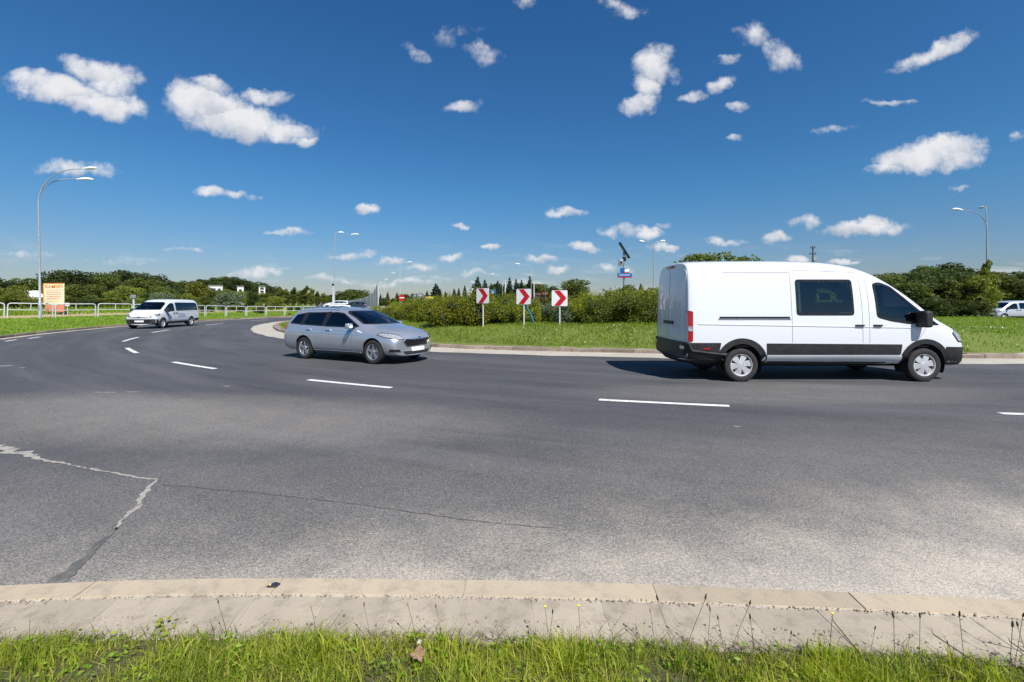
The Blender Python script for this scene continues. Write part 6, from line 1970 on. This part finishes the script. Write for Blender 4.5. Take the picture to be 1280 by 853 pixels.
# ------------------------------------------------------------------ grass
def grass_mesh(name, P, h, w_, lean, rng, mat, kind='stuff', droop=.35):
    n = len(P)
    a = rng.uniform(0, 2 * math.pi, n)
    side = np.stack([np.cos(a), np.sin(a), np.zeros(n)], 1)
    b = rng.uniform(0, 2 * math.pi, n)
    ld = np.stack([np.cos(b), np.sin(b), np.zeros(n)], 1) * (np.abs(rng.normal(0, 1, n)) * lean)[:, None]
    up = np.array([0, 0, 1.0])
    H = h[:, None]; W_ = (w_ / 2)[:, None]
    base = P; midp = P + up * H * .55 + ld * H * .35
    tip = P + up * H * (1 - droop * np.linalg.norm(ld, axis=1)[:, None] * .5) + ld * H * 1.0
    V = np.empty((n, 5, 3))
    V[:, 0] = base - side * W_; V[:, 1] = base + side * W_; V[:, 2] = midp + side * W_ * .85; V[:, 3] = midp - side * W_ * .85; V[:, 4] = tip
    me = bpy.data.meshes.new(name)
    me.vertices.add(5 * n); me.vertices.foreach_set('co', V.reshape(-1))
    idx = (np.arange(n) * 5)[:, None] + np.array([0, 1, 2, 3, 3, 2, 4])[None, :]
    me.loops.add(7 * n); me.loops.foreach_set('vertex_index', idx.reshape(-1).astype(np.int32))
    st = np.empty((n, 2), np.int32); st[:, 0] = np.arange(n) * 7; st[:, 1] = st[:, 0] + 4
    me.polygons.add(2 * n); me.polygons.foreach_set('loop_start', st.reshape(-1))
    me.update(calc_edges=True); me.validate()
    o = mobj(name, me, mat)
    return struct(o, kind)
rng = np.random.default_rng(77)
# near verge
KX = np.array([q[0] for q in P0]); KY = np.array([q[1] for q in P0])
def near_pts(n, x0, x1, d0, d1, pw=1.0):
    x = rng.uniform(x0, x1, n); d = d0 + (d1 - d0) * rng.random(n) ** pw
    y = np.interp(x, KX, KY) - d
    return np.stack([x, y, np.full(n, .09)], 1), d
def patchy(P, s=1.0, seed=0):
    s = s * 1.6
    x, y = P[:, 0] * s, P[:, 1] * s
    return .5 + .25 * (np.sin(x * 3.1 + 1.3 * np.sin(y * 4.7 + seed)) + np.sin(x * 7.3 + y * 5.1 + seed * 2) * .6 + np.sin(x * 13.7 - y * 9.3) * .4)
P, d = near_pts(150000, -3.6, 3.6, -.015, .75, 1.5)
pt = patchy(P, 1, 1)
keep = rng.random(len(P)) < (.55 + .6 * pt) * np.clip(.35 + d * 9, 0, 1)
P, d, pt = P[keep], d[keep], pt[keep]
n = len(P)
h = rng.gamma(4, .0115, n) * (.35 + 1.15 * pt) * np.clip(.55 + d * 4, 0, 1)
grass_mesh('grass', P, h, rng.uniform(.0022, .0050, n), .75, rng, 'grass_near')
P, d = near_pts(12000, -9, 9, .3, 4, 1.0)
grass_mesh('grass', P, rng.uniform(.05, .11, len(P)), rng.uniform(.006, .012, len(P)), .5, rng, 'grass_near')
# broad-leaved tufts
tc_, _ = near_pts(150, -3.4, 3.4, .02, .7, 1.0)
TP = []; TH = []
for q in tc_:
    k = rng.integers(10, 26); s_ = rng.uniform(.7, 1.3)
    TP.append(q + np.stack([rng.normal(0, .022, k), rng.normal(0, .022, k), np.zeros(k)], 1)); TH.append(rng.uniform(.05, .12, k) * s_)
TP = np.concatenate(TP); TH = np.concatenate(TH)
grass_mesh('grass', TP, TH, rng.uniform(.006, .010, len(TP)), .45, rng, 'grass_near')
# dead thatch between the blades
P, d = near_pts(34000, -3.6, 3.6, -.03, .6)
o = grass_mesh('dry_grass', P, rng.uniform(.02, .06, len(P)), rng.uniform(.0015, .003, len(P)), 1.9, rng, 'stalk')
Q = []
for k in range(420):
    q, _ = near_pts(1, -3.4, 3.4, .0, .45); a_ = rng.uniform(0, 6.28)
    m_ = rng.integers(4, 9)
    for j in range(m_): Q.append(q[0] + np.array([math.cos(a_ + j * 6.28 / m_), math.sin(a_ + j * 6.28 / m_), 0]) * .02 + np.array([0, 0, rng.uniform(.02, .055)]))
Q = np.array(Q)
A, B = rand_axes(len(Q), .013, rng, .6)
struct(mobj('broad_leaves', quads_mesh('broad_leaves', Q, A, B * .8, 'grass_island')), 'stuff')
# grit along the kerb and in the joints
n = 5200
x = rng.uniform(-3.4, 3.4, n); wh = rng.random(n)
off = np.where(wh < .45, np.abs(rng.normal(0, .05, n)) * -1 - .002, np.where(wh < .7, .155 + rng.normal(0, .010, n), .30 + rng.random(n) * .16))
KX0 = np.array([q[0] for q in NK]); KY0 = np.array([q[1] for q in NK])
P = np.stack([x, np.interp(x, KX0, KY0) - off, np.where(off < 0, .002, .099)], 1)
bmq = bmesh.new(); base = bmesh.ops.create_icosphere(bmq, subdivisions=1, radius=1)['verts']
bv0 = np.array([v_.co[:] for v_ in bmq.verts]); bf0 = np.array([[v_.index for v_ in f_.verts] for f_ in bmq.faces]); bmq.free()
s_ = rng.gamma(2.2, .0011, n).clip(.0008, .008)
VV = (P[:, None, :] + bv0[None] * (s_[:, None] * rng.uniform(.6, 1.3, (n, 3)))[:, None, :]).reshape(-1, 3)
FF = (bf0[None] + (np.arange(n) * len(bv0))[:, None, None]).reshape(-1, 3)
struct(from_data('grit', VV, FF, 'island_kerb'), 'stuff')

def field_pts(n, fn_in, bx):
    out = []
    tot = 0
    while tot < n:
        x = rng.uniform(bx[0], bx[1], n); y = rng.uniform(bx[2], bx[3], n)
        m_ = fn_in(x, y); out.append(np.stack([x[m_], y[m_]], 1)); tot += int(m_.sum())
    Q = np.concatenate(out)[:n]
    return Q
def isl_mask(x, y, dmin, dmax):
    ph = np.degrees(np.arctan2(CX - x, CY - y)); r = np.hypot(CX - x, CY - y)
    d = np.interp(ph, PH, RE) - GUT - .15 - r
    return (d > dmin) & (d < dmax)
def with_z(Q, f): return np.array([(x, y, f(x, y)) for x, y in Q])
Q = field_pts(60000, lambda x, y: isl_mask(x, y, .28, 5.2) & (rng.random(len(x)) < np.clip(1.5 - y / 30, .1, 1)), (-20, 14, 12, 34))
P = with_z(Q, z_island); pt = patchy(P, .35, 2)
grass_mesh('grass', P, rng.uniform(.05, .13, len(P)) * (.5 + .8 * pt), rng.uniform(.012, .022, len(P)), .5, rng, 'grass_island')
Q = field_pts(42000, lambda x, y: isl_mask(x, y, .28, 22), (8, 42, 12, 38))
P = with_z(Q, z_island); pt = patchy(P, .3, 3)
grass_mesh('grass', P, rng.uniform(.05, .13, len(P)) * (.6 + .8 * pt), rng.uniform(.014, .028, len(P)), .5, rng, 'grass_island')
def out_mask(x, y, dmin, dmax):
    ph = np.degrees(np.arctan2(CX - x, CY - y)); r = np.hypot(CX - x, CY - y)
    d = r - np.interp(ph, PO, RO) - .15
    return (d > dmin) & (d < dmax) & (ph > 57.2)
Q = field_pts(34000, lambda x, y: out_mask(x, y, .15, 7.5), (-46, -18, 14, 66))
P = with_z(Q, z_outer)
grass_mesh('grass', P, rng.uniform(.06, .16, len(P)), rng.uniform(.02, .045, len(P)), .5, rng, 'grass_island')
Q = field_pts(9000, lambda x, y: out_mask(x, y, 11, 18), (-56, -18, 14, 72))
P = with_z(Q, z_outer)
grass_mesh('tall_grass', P, rng.uniform(.25, .7, len(P)), rng.uniform(.03, .06, len(P)), .4, rng, 'grass_island')
# white clover specks on the island
Q = field_pts(700, lambda x, y: isl_mask(x, y, .5, 6), (-14, 36, 12, 30))
P = with_z(Q, z_island) + np.array([0, 0, .10])
A, B = rand_axes(len(P), .022, rng); 
o = mobj('clover_flowers', quads_mesh('clover_flowers', P, A, B, 'sign_white')); struct(o, 'stuff')

# ------------------------------------------------------------------ weed stalks at the verge edge
def make_stalk(kind, seed):
    r_ = random.Random(seed)
    H = {'plantain': .27, 'dandelion': .20, 'straw': .34, 'yellow': .2}[kind]
    lx = r_.uniform(-.04, .04)
    bm = bmesh.new()
    pts = catmull([(0, 0, 0), (lx * .3, 0, H * .4), (lx, 0, H)], 4)
    bm_tube(bm, pts, .0012 if kind != 'straw' else .0022, 5)
    me1 = bpy.data.meshes.new('stem'); bm.to_mesh(me1); bm.free(); me1.materials.append(MATS['stalk' if kind != 'straw' else 'seed_head'])
    bm = bmesh.new()
    if kind == 'plantain': bm_lathe(bm, [(.0004, H - .002), (.0036, H + .003), (.0042, H + .012), (.0030, H + .022), (.0004, H + .028)], 'Z', 7, center=(lx, 0, 0)); mt = 'seed_head'
    elif kind == 'straw': bm_tube(bm, [(lx, 0, H), (lx + .012, 0, H + .03)], [.0018, .0004], 5); mt = 'seed_head'
    elif kind == 'dandelion': bm_lathe(bm, [(.0004, H - .008), (.0045, H), (.0040, H + .012), (.0008, H + .016)], 'Z', 8, center=(lx, 0, 0)); mt = 'leaf_dry'
    else: bm_lathe(bm, [(.0004, H), (.006, H + .003), (.0075, H + .008), (.0004, H + .010)], 'Z', 9, center=(lx, 0, 0)); mt = 'sign_yellow'
    me2 = bpy.data.meshes.new('seed_head'); bm.to_mesh(me2); bm.free(); me2.materials.append(MATS[mt])
    return me1, me2
SK = {k: [make_stalk(k, s) for s in (1, 2, 3)] for k in ('plantain', 'dandelion', 'straw', 'yellow')}
SLAB = {'plantain': 'thin plantain stalk with a small dark seed head at the grass edge', 'dandelion': 'pale stalk with a tan seed head standing before the slabs', 'straw': 'dry brown stem leaning out of the grass across the slabs', 'yellow': 'thin stalk with a tiny yellow flower at the grass edge'}
def stalk(kind, x, off, sc, tilt, az):
    y = float(np.interp(x, KX, KY)) - off
    r_ = random.Random(int(x * 1000))
    root = thing('weed_stalk', SLAB[kind], 'weed', (x, y, .09), 0, 'weed stalks, ' + kind)
    root.rotation_euler = Euler((0, R(tilt), R(az))); root.scale = (sc, sc, sc)
    a, b = r_.choice(SK[kind])
    link(bpy.data.objects.new('stem', a), root)
    link(bpy.data.objects.new('seed_head' if kind != 'yellow' else 'flower', b), root)
r_ = random.Random(21)
for k in range(30):
    x = r_.uniform(.9, 2.45) if k % 5 else r_.uniform(.0, .9)
    stalk('plantain', x, r_.uniform(.0, .14), r_.uniform(.4, 1.0), r_.uniform(-14, 14), r_.uniform(-60, 60))
for x in (-1.25, -.62, -.30): stalk('plantain', x, .03, r_.uniform(.5, .8), r_.uniform(-12, 12), 0)
for x in (-.86, .62, -.42): stalk('dandelion', x, .02, r_.uniform(.8, 1.0), r_.uniform(-5, 5), 0)
for x, t_, s_ in ((1.12, -42, .62), (1.50, -48, .85), (1.95, -50, .95), (2.22, -52, .9), (2.5, -56, 1.1), (.62, -40, .55), (-2.35, 48, .7), (-2.55, 40, .6)): stalk('straw', x, .05, s_, t_, r_.uniform(-15, 15))
for x in (.16, .30, 1.35): stalk('yellow', x, .02, r_.uniform(.8, 1.25), r_.uniform(-8, 8), 0)

# small weeds rooted in the slab joints
def joint_weed(x, y, s, label, mat='grass_near', n=26):
    g_ = np.random.default_rng(int(abs(x) * 999))
    c = np.stack([g_.normal(0, .035, n), g_.normal(0, .018, n), np.abs(g_.normal(0, .018, n)) + .006], 1)
    A, B = rand_axes(n, .012, g_, .4)
    o = mobj('weed', quads_mesh('weed', c, A, B, mat)); o.location = (x, y, .097); o.scale = (s, s, s)
    tag(o, label, 'weed')
joint_weed(-1.62, 2.10, 1.0, 'small yellow-green weed growing out of a slab joint at the left')
joint_weed(-.42, 2.04, .8, 'flat mossy weed on the slab near the middle', 'leaf_hedge', 40)
joint_weed(-1.05, 2.05, .6, 'tiny weed sprout on the slab edge left of the middle')
joint_weed(-2.0, 2.05, .7, 'small yellowish weed at the grass edge far left')

# litter on the kerb, a dry leaf and a scrap of paper in the grass
x = at(342.5, 2.42); bm = bmesh.new()
vs = [bm.verts.new(p_) for p_ in ((-.034, -.010, .004), (-.006, -.016, .010), (.022, -.012, .004), (.032, .012, .008), (.004, .018, .014), (-.020, .010, .008))]
bm.faces.new(vs); 
bmesh.ops.triangulate(bm, faces=bm.faces[:]); bmesh.ops.solidify(bm, geom=bm.faces[:], thickness=.003)
root = thing('wrapper', 'small crumpled black wrapper with a yellow corner lying on the kerb', 'litter', (x, 2.415, .101))
from_bm('foil', bm, 'litter_black', root, 20)
bm = bmesh.new(); bm_box(bm, (-.016, -.004, .012), (.010, .014, .003), Euler((.2, .3, .4))); from_bm('printed_corner', bm, 'litter_yellow', root, 20)
def dry_leaf(px, D, s, label, mat='leaf_dry', rot=0.0, z=.16):
    bm = bmesh.new()
    pts = []
    K = 22
    for k in range(K):
        a = 2 * math.pi * k / K
        r0 = (.62 + .38 * abs(math.cos(2.5 * a))) * (1.0 if math.cos(a) > -.2 else .8)
        pts.append((r0 * math.cos(a) * .035, r0 * math.sin(a) * .028, .010 * math.sin(2 * a) + .008 * math.cos(a)))
    c0 = bm.verts.new((0, 0, -.004)); vs = [bm.verts.new(q) for q in pts]
    for k in range(K): bm.faces.new((c0, vs[k], vs[(k + 1) % K]))
    bmesh.ops.solidify(bm, geom=bm.faces[:], thickness=.0012)
    o = from_bm('dry_leaf' if mat == 'leaf_dry' else 'paper_scrap', bm, mat, None, 60)
    o.location = (at(px, D), D, z); o.rotation_euler = (R(35), R(10), rot); o.scale = (s, s, s)
    tag(o, label, 'leaf' if mat == 'leaf_dry' else 'litter')
dry_leaf(522, 1.87, 1.0, 'curled pale brown dry leaf lying in the grass at the bottom', rot=.6)
dry_leaf(524, 1.95, .35, 'tiny white paper scrap in the grass above the dry leaf', 'paper', 1.2, .15)
dry_leaf(128, 2.17, .22, 'tiny white pebble-like scrap on a slab at the left', 'paper', .4, .1)
dry_leaf(410, 2.17, .2, 'tiny white scrap on a slab left of the middle', 'paper', 2.0, .1)
